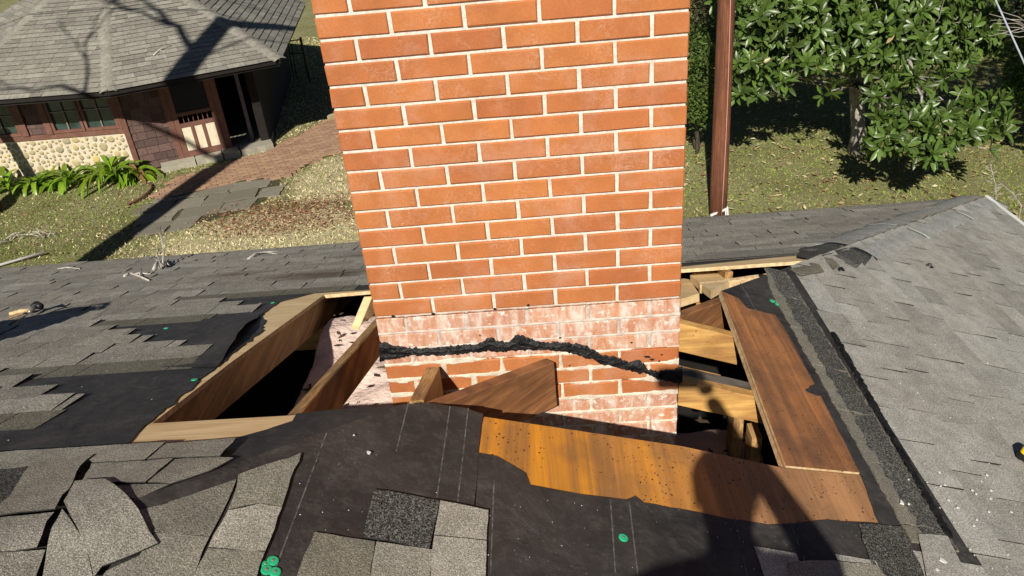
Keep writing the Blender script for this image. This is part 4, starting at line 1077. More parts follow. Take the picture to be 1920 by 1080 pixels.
# dark line of the crack between the two builds
mb = MB(); k = 160; v = []
for i in range(k+1):
    x = CW*i/k; w_ = .0012+.0022*abs(fbm(x*9, 3)); z = -.001+.0008*fbm(x*14, 1)
    v += [(x, -.0028, z-w_*.6), (x, -.0028, z+w_*.6)]
obj('crack', v, [(2*i, 2*i+2, 2*i+3, 2*i+1) for i in range(k)], M['dark'], ch)
for q in ((736, 593), (990, 572), (927, 579), (811, 588)):
    p_ = uF(q[0], q[1], -.003); v, f = slab([(p_.x-.004, p_.z-.004), (p_.x+.005, p_.z-.004), (p_.x+.004, p_.z+.004), (p_.x-.003, p_.z+.003)], lambda x, z, h: Vector((x, -.003-h, z)), .0012, 0)
    obj('hole', v, f, M['dark'], ch)
def smear(zlo, zhi, mat, thick, noise_amt, nz, seed, name, jw=.0075):
    step = .004; nx_ = int(CW/step)+1; nz_ = int((zhi-zlo)/step)+1; V_ = []
    for j in range(nz_):
        z = zlo+(zhi-zlo)*j/(nz_-1)
        for i in range(nx_):
            x = CW*i/(nx_-1)
            n = math.floor(z/CH); fz = z/CH-n; dz = min(fz, 1-fz)*CH
            o = 0 if n % 2 == 0 else CW/10; fx_ = ((x-o)/(CW/5)) % 1; dx = min(fx_, 1-fx_)*CW/5
            if x < .03 or x > CW-.03: dx = max(dx, min(dx+1, .02)) if min(x, CW-x) < .012 else dx
            d = min(dz, dx)
            a = fbm(x*nz+seed, z*nz*1.3, seed, 5); b = fbm(x*3.1+seed, z*4, seed+5, 3)
            reach = jw+noise_amt*(a*.6+b*.9)
            y = .0045-(thick+.0045)*max(0, min(1, (reach-d)/.0045+.5))
            V_.append((x, y+.0007*a, z))
    F_ = []
    for j in range(nz_-1):
        for i in range(nx_-1):
            q = (j*nx_+i, j*nx_+i+1, (j+1)*nx_+i+1, (j+1)*nx_+i)
            if any(V_[t][1] < .003 for t in q): F_.append(q)
    obj(name, V_, F_, mat, ch, smooth=True)
smear(-9.6*CH, -2.75*CH, M['mortar_old'], .0036, .017, 11, 3, 'mortar_smear')
smear(-2.75*CH, -.004, M['mortar_grey'], .0022, .004, 15, 8, 'mortar_smear', .0065)
# bituminous flashing remnant across the front
top = [(708, 641), (722, 638), (735, 645), (775, 650), (808, 651), (850, 646), (903, 640), (912, 632), (925, 630), (932, 637), (958, 638), (966, 626), (980, 627), (1002, 636), (1022, 641), (1045, 639), (1088, 643), (1112, 651), (1130, 663), (1150, 665), (1165, 672), (1180, 678), (1196, 672), (1208, 680), (1215, 692), (1235, 694), (1265, 690), (1279, 686)]
bot = [(714, 680), (728, 676), (745, 673), (770, 668), (800, 668), (850, 667), (878, 663), (910, 661), (940, 661), (965, 661), (990, 658), (1020, 656), (1040, 659), (1060, 661), (1085, 668), (1110, 677), (1135, 686), (1160, 691), (1180, 696), (1200, 702), (1222, 708), (1240, 714), (1279, 722)]
def interp(L, x):
    for a, b in zip(L[:-1], L[1:]):
        if a[0] <= x <= b[0]: return a[1]+(b[1]-a[1])*(x-a[0])/(b[0]-a[0])
    return L[0][1] if x < L[0][0] else L[-1][1]
v = []; nI, nJ = 230, 14
for i in range(nI+1):
    px = 712+(1279-712)*i/nI; yt, yb = interp(top, px)+random.uniform(-1.5, 1.5)+5*abs(fbm(px*.05, 1)), interp(bot, px)+random.uniform(-1, 1)-9*abs(fbm(px*.03, 5))
    for j in range(nJ+1):
        s_ = j/nJ; p_ = uF(px, yt+(yb-yt)*s_); e = min(1, s_*5, (1-s_)*5)
        y = -.003-e*(.0025+.009*max(0, fbm(p_.x*14, p_.z*40, 1, 5))+.0015*random.random())
        if px < 1050 and .35 < s_ < .55: y -= .004
        v.append((p_.x, y if 0 < j < nJ else .001, p_.z))
obj('tar_flashing', v, [(i*(nJ+1)+j+1, (i+1)*(nJ+1)+j+1, (i+1)*(nJ+1)+j, i*(nJ+1)+j) for i in range(nI) for j in range(nJ)], M['tar'], ch, smooth=True, label='black ragged tar flashing left on the brick')
for cx, cy, r in ((1213, 668, .010), (1222, 673, .008), (1240, 664, .005), (1183, 641, .005), (1236, 676, .005), (1068, 684, .004), (900, 628, .004), (1050, 632, .004)):
    p_ = uF(cx, cy); a0 = random.uniform(0, 6)
    pl_ = [(p_.x+math.cos(a0+t)*r*random.uniform(.5, 1.5), p_.z+math.sin(a0+t)*r*random.uniform(.3, .9)) for t in (0, 1, 2.1, 3.1, 4.2, 5.3)]
    v, f = slab(pl_, lambda x, z, h: Vector((x, -.003-h, z)), .002, 0); obj('tar_spot', v, f, M['tar'], ch)
# weathered cap far above the frame
v, f = box((CW/2, CD/2, NT_*CH+.035), (CW+.08, CD+.08, .07)); obj('chimney_crown', v, f, M['mortar_grey'], ch)
# ------------------------------------------------------------------ loose things on the roof
def Bp(px, py, h): x, y = uB(px, py); return PB(x, y, h)
def twl(*a): return [Bp(*q) for q in a]
twig('dead_twig', [(twl((234, 521, .012), (245, 517, .02), (262, 523, .02), (280, 530, .014)), .010, .006), (twl((248, 520, .02), (262, 520, .03), (283, 519, .02)), .006, .004), (twl((262, 524, .02), (268, 516, .05)), .005, .003)], M['bark_pale'], 'pale forked twig lying on the shingles left of the knotted one', 'twig')
twig('dead_twig', [(twl((288, 511, .015), (296, 505, .05), (306, 500, .045), (319, 502, .02)), .013, .008), (twl((290, 505, .04), (303, 509, .02), (298, 498, .09), (302, 493, .11)), .008, .004), (twl((306, 505, .03), (311, 496, .10), (308, 485, .19), (302, 479, .24)), .007, .003), (twl((311, 496, .10), (309, 480, .25)), .004, .003), (twl((292, 499, .07), (308, 507, .03), (318, 499, .05)), .008, .005)], M['bark_pale'], 'knotted pale twig standing up from the shingles near the far eave', 'twig')
twig('dead_twig', [(twl((466, 489, .01), (480, 481, .025), (503, 477, .02), (528, 474, .012)), .011, .007), (twl((500, 478, .02), (521, 479, .01)), .005, .003)], M['bark_pale'], 'long pale twig lying close to the chimney near the far eave', 'twig')
twig('dead_twig', [(twl((108, 508, .012), (125, 506, .02), (150, 507, .012)), .008, .004)], M['bark_pale'], 'small straight pale twig nearest the left edge by the eave', 'twig')
for q in ((1575, 513), (1741, 505),):
    x, y = uR(*q); mb = MB()
    for k in range(3):
        mb.add(*slab([(x+random.uniform(-.02, .02), y+random.uniform(-.025, .025)) for _ in range(3)]+[(x, y)][:0], PR, .022+.004*k, .018+.004*k))
    o = mb.build('dark_scrap', M['tar'], None); tag(o, 'small black shingle scrap nearer the hip cap end' if q[0] < 1600 else 'tiny black scrap alone in the middle of the pale slope', 'scrap')
# yellow tape measure at the right edge
x, y = uR(1922, 868); tm = thing('tape_measure', PR(x, y, .013), 'yellow and black tape measure lying on the pale shingles', 'tape measure')
M['yellow'] = m_plain('yellow_plastic', (.85, .62, .02), (.80, .55, .02), 20, .35, 0, spec=.5); M['blackp'] = m_plain('black_rubber', (.012, .012, .013), (.02, .02, .02), 20, .5, 0)
def rbox(c, e1, e2, e3, s1, s2, s3, name, mat, parent, seg=20, r=.45):
    v = []; c = Vector(c)
    prof = []
    for k in range(seg):
        a = 6.2832*k/seg; q = (abs(math.cos(a))**r*math.copysign(1, math.cos(a)), abs(math.sin(a))**r*math.copysign(1, math.sin(a))); prof.append(q)
    for h, s_ in ((-.5, .86), (-.38, 1), (.38, 1), (.5, .86)):
        for a, b in prof: v.append(c+e1*(a*s1/2*s_)+e2*(b*s2/2*s_)+e3*(h*s3))
    f = [(i*seg+k, i*seg+(k+1) % seg, (i+1)*seg+(k+1) % seg, (i+1)*seg+k) for i in range(3) for k in range(seg)]+[tuple(range(seg-1, -1, -1)), tuple(3*seg+k for k in range(seg))]
    return obj(name, v, f, mat, parent, smooth=False)
c0 = PR(x, y, .03); e1 = Vector((.8, .6, -.29)).normalized(); e2 = NR.cross(e1).normalized()
rbox(PR(x, y, .0245), e1, e2, NR, .078, .074, .024, 'case_back', M['blackp'], tm)
rbox(PR(x, y, .048), e1, e2, NR, .072, .068, .022, 'case', M['yellow'], tm)
rbox(PR(x, y, .061), e1, e2, NR, .040, .040, .005, 'label_disc', M['blackp'], tm, r=1)
rbox(PR(x, y, .030)+e1*.042, e1, e2, NR, .012, .022, .008, 'blade_hook', M['metal'], tm)
# black tool bag, mostly left of the frame, with a claw hammer by it
bx_, by_ = -2.22, .36
bagb = PB(bx_, by_, .012); bag = thing('tool_bag', bagb, 'black canvas tool bag standing on the shingles at the left edge', 'bag')
M['canvas'] = m_plain('black_canvas', (.010, .010, .012), (.022, .022, .024), 14, .85, .5, .01)
rows = []; seg = 20
for h, sx, sy in ((0, .19, .13), (.05, .21, .15), (.18, .21, .14), (.28, .19, .11), (.36, .14, .06), (.41, .07, .03)):
    for k in range(seg):
        a = 6.2832*k/seg; q = .55
        rows.append(Vector((bx_+sx*abs(math.cos(a))**q*math.copysign(1, math.cos(a))+random.uniform(-.005, .005)+h*.25, by_+sy*abs(math.sin(a))**q*math.copysign(1, math.sin(a))-h*.05, bagb.z+h-P*.0-.03*(h == 0))))
f = [(i*seg+k, i*seg+(k+1) % seg, (i+1)*seg+(k+1) % seg, (i+1)*seg+k) for i in range(5) for k in range(seg)]+[tuple(5*seg+k for k in range(seg))]
obj('bag_body', rows, f, M['canvas'], bag, smooth=True)
hp = [Vector((bx_-.09+.05, by_, bagb.z+.36)), Vector((bx_-.02, by_-.02, bagb.z+.44)), Vector((bx_+.14, by_-.02, bagb.z+.46)), Vector((bx_+.24, by_, bagb.z+.38))]
obj('bag_handle', *tube(hp, .012, 8), M['canvas'], bag, smooth=True)
hm = thing('hammer', Bp(60, 600, .02), 'claw hammer with pale wooden handle lying beside the black bag', 'hammer')
obj('handle', *tube(twl((20, 596, .02), (40, 594, .03), (58, 593, .034)), [.011, .012, .010], 8), M['plyE'], hm, smooth=True)
obj('hammer_head', *tube(twl((57, 596, .030), (66, 592, .045), (76, 588, .045)), [.011, .014, .016], 8), M['metal'], hm, smooth=True)
pb_ = thing('pry_bar', Bp(40, 605, .02), 'short pale flat pry bar lying under the hammer handle', 'pry bar')
v, f = beam(Bp(18, 604, .022), Bp(46, 597, .03), (0, 1, 0), .022, (0, 0, -1), .006); obj('bar', v, f, M['plyE'], pb_)
v, f = beam(Bp(24, 616, .02), Bp(54, 599, .03), (0, 1, 0), .014, (0, 0, -1), .005); obj('claw', v, f, M['metal'], pb_)
obj('grip', *tube(twl((64, 590, .045), (72, 588, .05), (79, 590, .045)), [.016, .021, .018], 8), M['blackp'], pb_, smooth=True)

# ------------------------------------------------------------------ utility pole and wires
pb2 = Vector((*uG(1346, 401), GZ)); pole = thing('utility_pole', pb2, 'reddish brown wooden utility pole with a pink conduit wire up its front', 'pole')
M['polew'] = m_wood('pole_wood', (.23, .085, .04), (.10, .036, .02), (22, 22, .9), (0, 0, 0), (.06, .025, .015), .6, 0, .85)
pt = Vector((*uF(1362, 0, 8.95+.10),)); dz_ = (pt-pb2); top_ = pb2+dz_*(9.2/dz_.z)
seg = [pb2-Vector((0, 0, .2))]+[pb2.lerp(top_, k/16) for k in range(1, 17)]
obj('post', *tube(seg, [.135-.045*k/16 for k in range(17)], 20), M['polew'], pole, smooth=True)
M['pink'] = m_plain('pink_conduit', (.62, .33, .27), (.55, .27, .22), 9, .5, 0)
fr = Vector((.02, -.138, 0)); wp = []
for k in range(17):
    t = k/16; r_ = .135-.045*t; wp.append(pb2.lerp(top_, t)+Vector((.025+.018*math.sin(t*9), -(r_+.004), 0)))
obj('ground_wire', *tube(wp, .0065, 6), M['pink'], pole, smooth=True)
obj('conduit', *tube([p_+Vector((.125-.02*(k/16), .04, 0)) for k, p_ in enumerate([pb2.lerp(top_, k/16) for k in range(17)])], .010, 6), m_plain('grey_conduit', (.35, .33, .3), (.25, .22, .2), 9, .6, 0), pole, smooth=True)
v, f = box(top_+Vector((0, -.15, -.6)), (2.0, .09, .12)); obj('crossarm', v, f, M['polew'], pole)
pv2 = thing('white_edging', pb2+Vector((0, -.3, 0)), 'bent white plastic strip around the foot of the pole', 'edging')
v, f = beam(uF(1332, 402, 8.72), uF(1364, 389, 8.72), (0, 1, 0), .02, (0, 0, -1), .035); obj('strip', v, f, M['white'], pv2)
for a, b in (((1364, 388), (1365, 404)), ((1361, 391), (1361, 406)), ((1336, 402), (1334, 408))):
    v, f = beam(uF(*a, 8.70), uF(*b, 8.70), (1, 0, 0), .022, (0, 1, 0), .02); obj('leg', v, f, M['white'], pv2)
# second pole out of frame carrying the wires over the pavilion
p2 = thing('utility_pole', (-19.5, 9.6, GZ), 'plain brown utility pole beyond the left end of the yard', 'pole')
obj('post', *tube([Vector((-19.5, 9.6, GZ-.2)), Vector((-19.5, 9.6, 5.2))], [.14, .1], 14), M['polew'], p2, smooth=True)
for k, (za, yo, zb) in enumerate(((4.45, -.15, 4.2), (4.65, -.1, 4.4), (3.4, -.14, 3.0))):
    a = Vector((pb2.x+.15, pb2.y+yo, za)); b = Vector((-19.5, 9.6+yo, zb)); pts_ = [a.lerp(b, t/14)-Vector((0, 0, .35*4*(t/14)*(1-t/14))) for t in range(15)]
    o = obj('overhead_wire', *tube(pts_, .017 if k < 2 else .014, 6), M['blackp'], None, smooth=True)
    tag(o, ('upper pair front wire strung between the two utility poles', 'upper pair rear wire strung between the two utility poles', 'lowest wire strung between the two utility poles')[k], 'wire', 'wires between the utility poles')
# thin cable coming down at the top right corner
a, b = uF(1862, -10, 7.0), uF(1935, 150, 6.2); d = b-a
o = obj('service_cable', *tube([a-d*1.2, a, b, b+d*.8], .009, 6), m_plain('cable_sheath', (.45, .48, .55), (.35, .38, .44), 9, .5, 0), None); tag(o, 'thin pale service cable slanting down at the top right corner', 'cable')
# pipe lying on the lawn at the left
a, b = Vector((*uG(12, 500), GZ+.06)), Vector((*uG(86, 481), GZ+.08)); o = obj('pipe', *tube([a-(b-a)*.3, b], .022, 8), m_plain('grey_pipe', (.42, .40, .38), (.34, .32, .30), 9, .6, 0), None, smooth=True); tag(o, 'grey pipe lying on the lawn behind the left eave', 'pipe')
# bare branches lying on the left lawn
for q, lb in (((85, 445), 'tangle of dead pale branches on the lawn at the left'), ((15, 455), 'smaller dead pale branch on the lawn by the left picture edge')):
    c = Vector((*uG(*q), GZ+.03)); L_ = []
    for k in range(7):
        a = random.uniform(0, 6.28); L = random.uniform(.15, .5); e = c+Vector((math.cos(a)*L, math.sin(a)*L, random.uniform(0, .12))); s0 = c+Vector((random.uniform(-.1, .1), random.uniform(-.1, .1), 0))
        L_.append(([s0, s0.lerp(e, .5)+Vector((0, 0, .04)), e], .008, .003))
    twig('dead_branch', L_, M['bark_pale'], lb, 'branch')

# ------------------------------------------------------------------ broad leaved plants by the stone wall
M['aspi'] = m_attrcol('strap_leaf', .34, .45, .12, .25)
def strap(mb_v, base, ang, L, wd, lean, droop):
    """one curved lance leaf, returns verts, faces"""
    d = Vector((math.cos(ang), math.sin(ang), 0)); s_ = Vector((-math.sin(ang), math.cos(ang), 0)); v = []; n = 8
    for i in range(n+1):
        t = i/n; r = L*t; el = lean*(1-.0*t)-droop*t*t; p_ = base+d*(r*math.cos(el))+Vector((0, 0, r*math.sin(el)))
        ww = wd*(0.18 if t < .2 else math.sin(math.pi*min(1, (t-.12)/.88))**.8)/2
        if i == n: ww = .001
        v += [p_-s_*ww+Vector((0, 0, ww*.35)), p_, p_+s_*ww+Vector((0, 0, ww*.35))]
    f = []
    for i in range(n): a = i*3; f += [(a, a+1, a+4, a+3), (a+1, a+2, a+5, a+4)]
    return v, f
lab = ['leftmost low green strap leaved clump below the stone wall', 'second low strap leaved clump from the left along the wall', 'third strap leaved clump in the row under the windows', 'tall yellow green strap leaved clump in the middle of the bed', 'largest bright strap leaved clump at the right of the bed', 'rightmost strap leaved clump by the brick walk and corner post', 'small strap leaved clump tucked between wall and larger plants']
spots = [(8, 335, 30, .62), (45, 338, 26, .55), (90, 335, 26, .55), (155, 332, 34, .68), (215, 335, 44, .85), (262, 330, 34, .62), (120, 325, 20, .5)]
for (px, py, nl, L0), lb in zip(spots, lab):
    b = Vector((*uG(px, py), GZ)); b.y = min(b.y, 12.35); t = thing('strap_leaf_plant', b, lb, 'plant', 'strap leaved plants below the stone wall')
    for k in range(nl):
        a = random.uniform(0, 6.28); lean = random.uniform(.55, 1.35); L = L0*random.uniform(.65, 1.15)
        v, f = strap(None, b+Vector((random.uniform(-.13, .13), random.uniform(-.1, .1), 0)), a, L, random.uniform(.07, .11), lean, random.uniform(.5, 1.5))
        c = np.array((.15, .27, .022))*random.uniform(.6, 1.3)+np.array((.06, .05, 0))*random.random()
        if random.random() < .05: c = np.array((.28, .16, .07))
        obj('leaf', v, f, M['aspi'], t, colr=c, smooth=True)

# ------------------------------------------------------------------ trees
M['mag'] = m_attrcol('magnolia_leaf', .36, .45, .12, .12)
M['bark'] = m_plain('magnolia_bark', (.40, .37, .32), (.22, .20, .17), 12, .9, .7, .01)
M['barkd'] = m_plain('dark_bark', (.10, .08, .06), (.05, .04, .03), 8, .95, .8, .02)
def leaf_geo(base, d, up, L, wd, curl=.15):
    """glossy elliptical leaf folded along its midrib: 8 quads"""
    d = d.normalized(); s_ = d.cross(up).normalized(); n = s_.cross(d).normalized(); v = []
    prof = ((0, .05), (.28, .75), (.55, 1.0), (.82, .68), (1, .02))
    for t, w_ in prof:
        c = base+d*(L*t)-n*(curl*L*t*t); e = wd*w_/2
        v += [c-s_*e+n*e*.35, c, c+s_*e+n*e*.35]
    f = []
    for i in range(4): a = i*3; f += [(a, a+3, a+4, a+1), (a+1, a+4, a+5, a+2)]
    return v, f
def whorl(c, d, rs, size):
    """cluster of leaves at a shoot tip -> list of (verts, faces, colour)"""
    out = []; d = d.normalized(); a = d.cross(Vector((0, .3, 1))).normalized(); b = d.cross(a); n = rs.randint(6, 9)
    for k in range(n):
        th_ = 6.2832*k/n+rs.uniform(-.3, .3); el = rs.uniform(.05, .75) if k % 2 else rs.uniform(.5, 1.1)
        dl = (a*math.cos(th_)+b*math.sin(th_))*math.cos(el)+d*math.sin(el)
        up = d if abs(dl.dot(d)) < .95 else a
        c0 = np.array((.070, .118, .022))*rs.uniform(.5, 1.6)
        if rs.random() < .008: c0 = np.array((.34, .28, .12))
        v, f = leaf_geo(c+dl*.015, dl, up, size*rs.uniform(.75, 1.2), size*rs.uniform(.30, .40), rs.uniform(.05, .3)); out.append((v, f, c0))
    return out
def limb(mb, a, b, r0, r1, rs, wob=.06, n=6):
    pts = []
    for i in range(n+1):
        t = i/n; q = a.lerp(b, t)+Vector((rs.uniform(-1, 1), rs.uniform(-1, 1), rs.uniform(-1, 1)))*wob*(b-a).length*math.sin(math.pi*t); pts.append(q)
    mb.add(*tube(pts, [r0+(r1-r0)*i/n for i in range(n+1)], 7)); return pts
mg = thing('magnolia_tree', (*uG(1605, 283), GZ), 'glossy green magnolia tree with a pale grey trunk', 'tree')
tb = Vector((*uG(1605, 284), GZ)); rs = random.Random(3)
tt_ = uF(1602, 110, tb.y-.05); tr_pts = [tb-Vector((0, 0, .1)), tb+Vector((.0, 0, .35)), tb.lerp(tt_, .45)+Vector((.02, 0, 0)), tt_, tt_+Vector((.05, .1, 1.5)), tt_+Vector((-.1, .2, 3.2))]
obj('trunk', *tube(tr_pts, [.17, .12, .105, .10, .08, .04], 14), M['bark'], mg, smooth=True)
W = []          # whorls: (pos, dir)
def lump(cx, cy, y, rx, rz, ry, n, shell=.6):
    """whorls spread through an ellipsoid of crown whose centre is seen at cx,cy at depth y"""
    c = uF(cx, cy, y)
    for _ in range(n):
        while 1:
            q = Vector((rs.uniform(-1, 1), rs.uniform(-1, 1), rs.uniform(-1, 1)))
            if .25 < q.length < 1: break
        p_ = c+Vector((q.x*rx, q.y*ry, q.z*rz)); d = Vector((q.x, q.y*1.0-.55, q.z*.6+.45))+Vector((rs.uniform(-.4, .4), rs.uniform(-.4, .4), rs.uniform(-.4, .4)))
        W.append((p_, d))
    return c
cs = []
for a in [(1430, 60, 10.4, .85, .40, .6, 70), (1420, 125, 10.2, .50, .22, .4, 24), (1540, 40, 10.4, .9, .50, .7, 95), (1520, 110, 10.1, .55, .18, .4, 22), (1640, 60, 10.2, .85, .45, .7, 80), (1650, 120, 10.0, .45, .16, .4, 16), (1740, 60, 10.1, .75, .38, .6, 60), (1730, 105, 9.9, .4, .16, .4, 14),
          (1500, -60, 10.8, 1.6, .7, .9, 130), (1700, -60, 10.8, 1.5, .7, .9, 120), (1840, 20, 10.6, .40, .3, .4, 12),
          (1400, 170, 10.0, .28, .12, .25, 7), (1480, 150, 9.9, .3, .12, .25, 6), (1560, 170, 9.9, .22, .10, .25, 4),
          (1700, 235, 8.7, .44, .18, .3, 24), (1790, 235, 8.6, .44, .18, .35, 26), (1650, 270, 8.7, .22, .11, .25, 9), (1730, 280, 8.5, .42, .13, .3, 22), (1830, 190, 8.9, .35, .12, .3, 12), (1660, 180, 9.3, .2, .1, .2, 5), (1860, 235, 8.6, .3, .12, .3, 9), (1780, 300, 8.4, .18, .08, .2, 3), (1735, 150, 9.2, .22, .1, .2, 4), (1790, 140, 9.2, .22, .1, .2, 4), (1850, 280, 8.5, .05, .03, .1, 1), (1900, 235, 8.4, .2, .1, .2, 3),
          (1600, 100, 10.0, .35, .18, .3, 18), (1690, 140, 9.9, .3, .14, .3, 12), (1770, 110, 9.9, .4, .2, .4, 26), (1850, 60, 10.0, .45, .3, .4, 34), (1780, 30, 10.8, .8, .45, .6, 60), (1450, 90, 10.9, .8, .4, .5, 50), (1620, 60, 11.2, .9, .4, .5, 60), (1720, 200, 9.4, .3, .12, .3, 8), (1660, 215, 9.0, .2, .1, .2, 5), (1400, 120, 9.9, .3, .22, .3, 18), (1450, 20, 10, .7, .3, .4, 40),
          (1600, -230, 11.4, 2.6, 1.2, 1.5, 260), (1500, -420, 11.0, 2.6, 1.2, 1.5, 200), (1750, -420, 11.0, 2.6, 1.2, 1.5, 200), (2110, -60, 8.4, .9, .5, .6, 90), (2200, -200, 7.6, .9, .5, .6, 90)]:  # crown outside the view, added to shade the ground behind
    cs.append((lump(*a), a[6]))
cells = []
for p_, d in W:
    for v, f, c in whorl(p_, d, rs, .185): cells.append((v, f, c))
vis = []
for k, (v, f, c) in enumerate(cells):
    q = proj(v[7]); vis.append((0 if (1290 < q[0] < 1935 and -10 < q[1] < 460) else 1, q[2], k))
vis.sort(); first = set(t[2] for t in vis[:300]); rest = MB()
for k, (v, f, c) in enumerate(cells):
    if k in first: obj('leaf', v, f, M['mag'], mg, colr=c, smooth=True)
    else: rest.add(v, f, None, tuple(c))
rest.build('foliage', M['mag'], mg, kind='stuff', smooth=True)
lb_ = MB()
for c, n in cs:
    j = tt_+Vector((rs.uniform(-.1, .1), 0, rs.uniform(-.3, 1.2)))
    if c.z < -2.2: j = tb.lerp(tt_, .75)
    limb(lb_, j, c, .035 if n > 20 else .018, .008, rs)
for p_, d in W[::3]:
    c = min((q[0] for q in cs), key=lambda z: (z-p_).length); limb(lb_, c, p_, .008, .004, rs, .1, 3)
limb(lb_, uF(1694, 90, 9.9), uF(1728, 178, 9.0), .030, .022, rs, .03); limb(lb_, uF(1728, 178, 9.0), uF(1727, 218, 8.7), .02, .010, rs, .03)
limb(lb_, uF(1497, 98, 10), uF(1440, 128, 9.9), .014, .008, rs); limb(lb_, uF(1790, 190, 9), uF(1815, 150, 9.1), .008, .004, rs); limb(lb_, uF(1563, 87, 9.9), uF(1528, 110, 9.8), .008, .004, rs)
lb_.build('branches', M['bark'], mg, smooth=True)

# small leaved hedge behind the pole and shrubs at the right
def small_foliage(name, label, cat, lumps, size, cols, trunk=None, seed=1, group=None, n_mul=1., twigs=True):
    rs_ = random.Random(seed); c0 = lumps[0][0]; t = thing(name, (c0[0], c0[1], GZ), label, cat, group)
    mb = MB()
    for c, r, n in lumps:
        c = Vector(c)
        for _ in range(int(n*n_mul)):
            while 1:
                q = Vector((rs_.uniform(-1, 1), rs_.uniform(-1, 1), rs_.uniform(-1, 1)))
                if .35 < q.length < 1: break
            q2 = q*(1+.25*fbm(q.x*3+c.x, q.y*3, q.z*3)); p_ = c+Vector((q2.x*r[0], q2.y*r[1], q2.z*r[2]))
            d = Vector((rs_.uniform(-1, 1), rs_.uniform(-1.2, .6), rs_.uniform(-.6, 1)))
            if d.length < .1: continue
            L = size*rs_.uniform(.6, 1.3); d.normalize(); s_ = d.cross(Vector((rs_.uniform(-.4, .4), -.4, 1))).normalized()*L*.28
            col_ = np.array(rs_.choice(cols))*rs_.uniform(.65, 1.35)
            mb.add([p_, p_+d*L*.5+s_, p_+d*L, p_+d*L*.5-s_], [(0, 1, 2, 3)], None, tuple(col_))
    mb.build('foliage', M['hedge'], t, kind='stuff')
    tm_ = MB()
    for c, r, n in lumps: limb(tm_, Vector((c[0]*.3+c0[0]*.7, c[1]*.3+c0[1]*.7, GZ-.1)), Vector(c), trunk or .04, .012, rs_, .05)
    tm_.build('trunk', M['barkd'], t, smooth=True); return t
M['hedge'] = m_attrcol('small_leaf', .45, .4, .15, .2)
G1 = [(.09, .14, .03), (.06, .10, .02), (.12, .17, .035)]; G2 = [(.035, .055, .018), (.05, .07, .025)]; G3 = [(.11, .20, .03), (.08, .15, .025)]
h_ = lambda px, py, y: tuple(uF(px, py, y))
small_foliage('shrub', 'mid green small leaved shrub between the chimney and the pole', 'shrub', [(h_(1312, 150, 11.5), (.35, .4, .7), 1500), (h_(1315, 200, 11.2), (.30, .3, .4), 900), (h_(1305, 95, 12), (.35, .4, .6), 1200)], .07, G1, seed=4)
small_foliage('hedge', 'dull olive hedge showing above the shrub beside the pole', 'hedge', [(h_(1320, 40, 13.5), (.6, .5, .8), 2200), (h_(1300, 90, 13.8), (.6, .5, .8), 1500), (h_(1350, -30, 14), (.8, .6, 1.0), 1200), (h_(1230, -20, 14.5), (1.2, .6, 1.0), 1200)], .07, [(.085, .085, .035), (.07, .075, .03), (.11, .10, .05)], seed=5)
small_foliage('shrub', 'bright yellow green shrub at the right picture edge', 'shrub', [(h_(1935, 110, 10.8), (.45, .4, .75), 1800), (h_(1925, 160, 10.6), (.35, .35, .4), 800)], .08, G3, seed=6)
# dark wood beyond
lbs = ['dark evergreen tree left of the magnolia, in the rear row', 'dark evergreen tree directly behind the magnolia trunk', 'dark evergreen tree behind the right half of the magnolia', 'dark evergreen tree at the right end of the rear row', 'dark evergreen tree behind the pole at the far side of the yard']
for k, (x, y, s_) in enumerate([(6.4, 19, 1), (9.2, 18, 1.1), (12.2, 17, 1.1), (15, 14.5, 1.1), (3.4, 21.5, 1)]):
    small_foliage('evergreen_tree', lbs[k], 'tree', [((x, y, -1.6), (1.9*s_, 1.3, 2.0), 3200), ((x+.6, y, 1.6), (1.6*s_, 1.2, 1.9), 1800), ((x-.5, y-.8, -3.1), (1.5, .8, .9), 1400)], .14, G2, .14, 20+k, 'dark evergreen trees closing the yard')
small_foliage('evergreen_tree', 'dense evergreen tree standing right of the magnolia', 'tree', [((11.2, 10.2, -.2), (1.5, 1.3, 1.8), 3600), ((11.6, 8.6, .8), (1.3, 1.2, 1.5), 2400)], .14, G2, .12, 31, 'dark evergreen trees closing the yard')
small_foliage('evergreen_tree', 'dense evergreen shade tree past the right end of the house, mostly outside the picture', 'tree', [((9.0, 6.0, -1.6), (1.0, 1.0, 1.2), 2400), ((9.4, 6.2, -.1), (1.1, 1.0, 1.1), 2400), ((9.0, 8.6, -1.3), (1.15, .8, 1.3), 3000), ((8.9, 8.2, .5), (1.3, .9, 1.0), 3000)], .12, G2, .10, 33, 'dark evergreen trees closing the yard')  # unseen tree, crown lumps added to shade the right lawn
# thin bare shoots by the right eave
for i, (a, b, lb) in enumerate((((1868, 395), (1856, 305), 'thin bare weed stalk with small leaves just past the right eave corner'), ((1915, 385), (1872, 340), 'thin bare shoot leaning left at the right picture edge'))):
    A, B_ = uF(*a, 6.0), uF(*b, 6.2); A0 = Vector((A.x+.1, A.y, GZ)); mbq = [([A0, A, A.lerp(B_, .5)+Vector((.03, 0, 0)), B_], .010, .004)]
    for k in range(12 if i == 0 else 4):
        t = k/12; c = A.lerp(B_, .2+.75*t); mbq.append(([c, c+Vector((random.choice((-1, 1))*random.uniform(.03, .10), random.uniform(-.04, .04), .03))], .004, .006))
    mbq = [(p_ if len(p_) > 2 else [p_[0], p_[0].lerp(p_[1], .5), p_[1]], r0, r1) for p_, r0, r1 in mbq]
    twig('weed_stalk', mbq, M['bark_grey'], lb, 'weed')
L_ = []
for k in range(9):
    s0 = uF(1945, 50+random.uniform(-10, 20), 8.6); e = uF(1850+random.uniform(0, 30), 20+k*6, 8.5); L_.append(([s0, s0.lerp(e, .5)+Vector((0, 0, random.uniform(-.05, .08))), e], .007, .003))
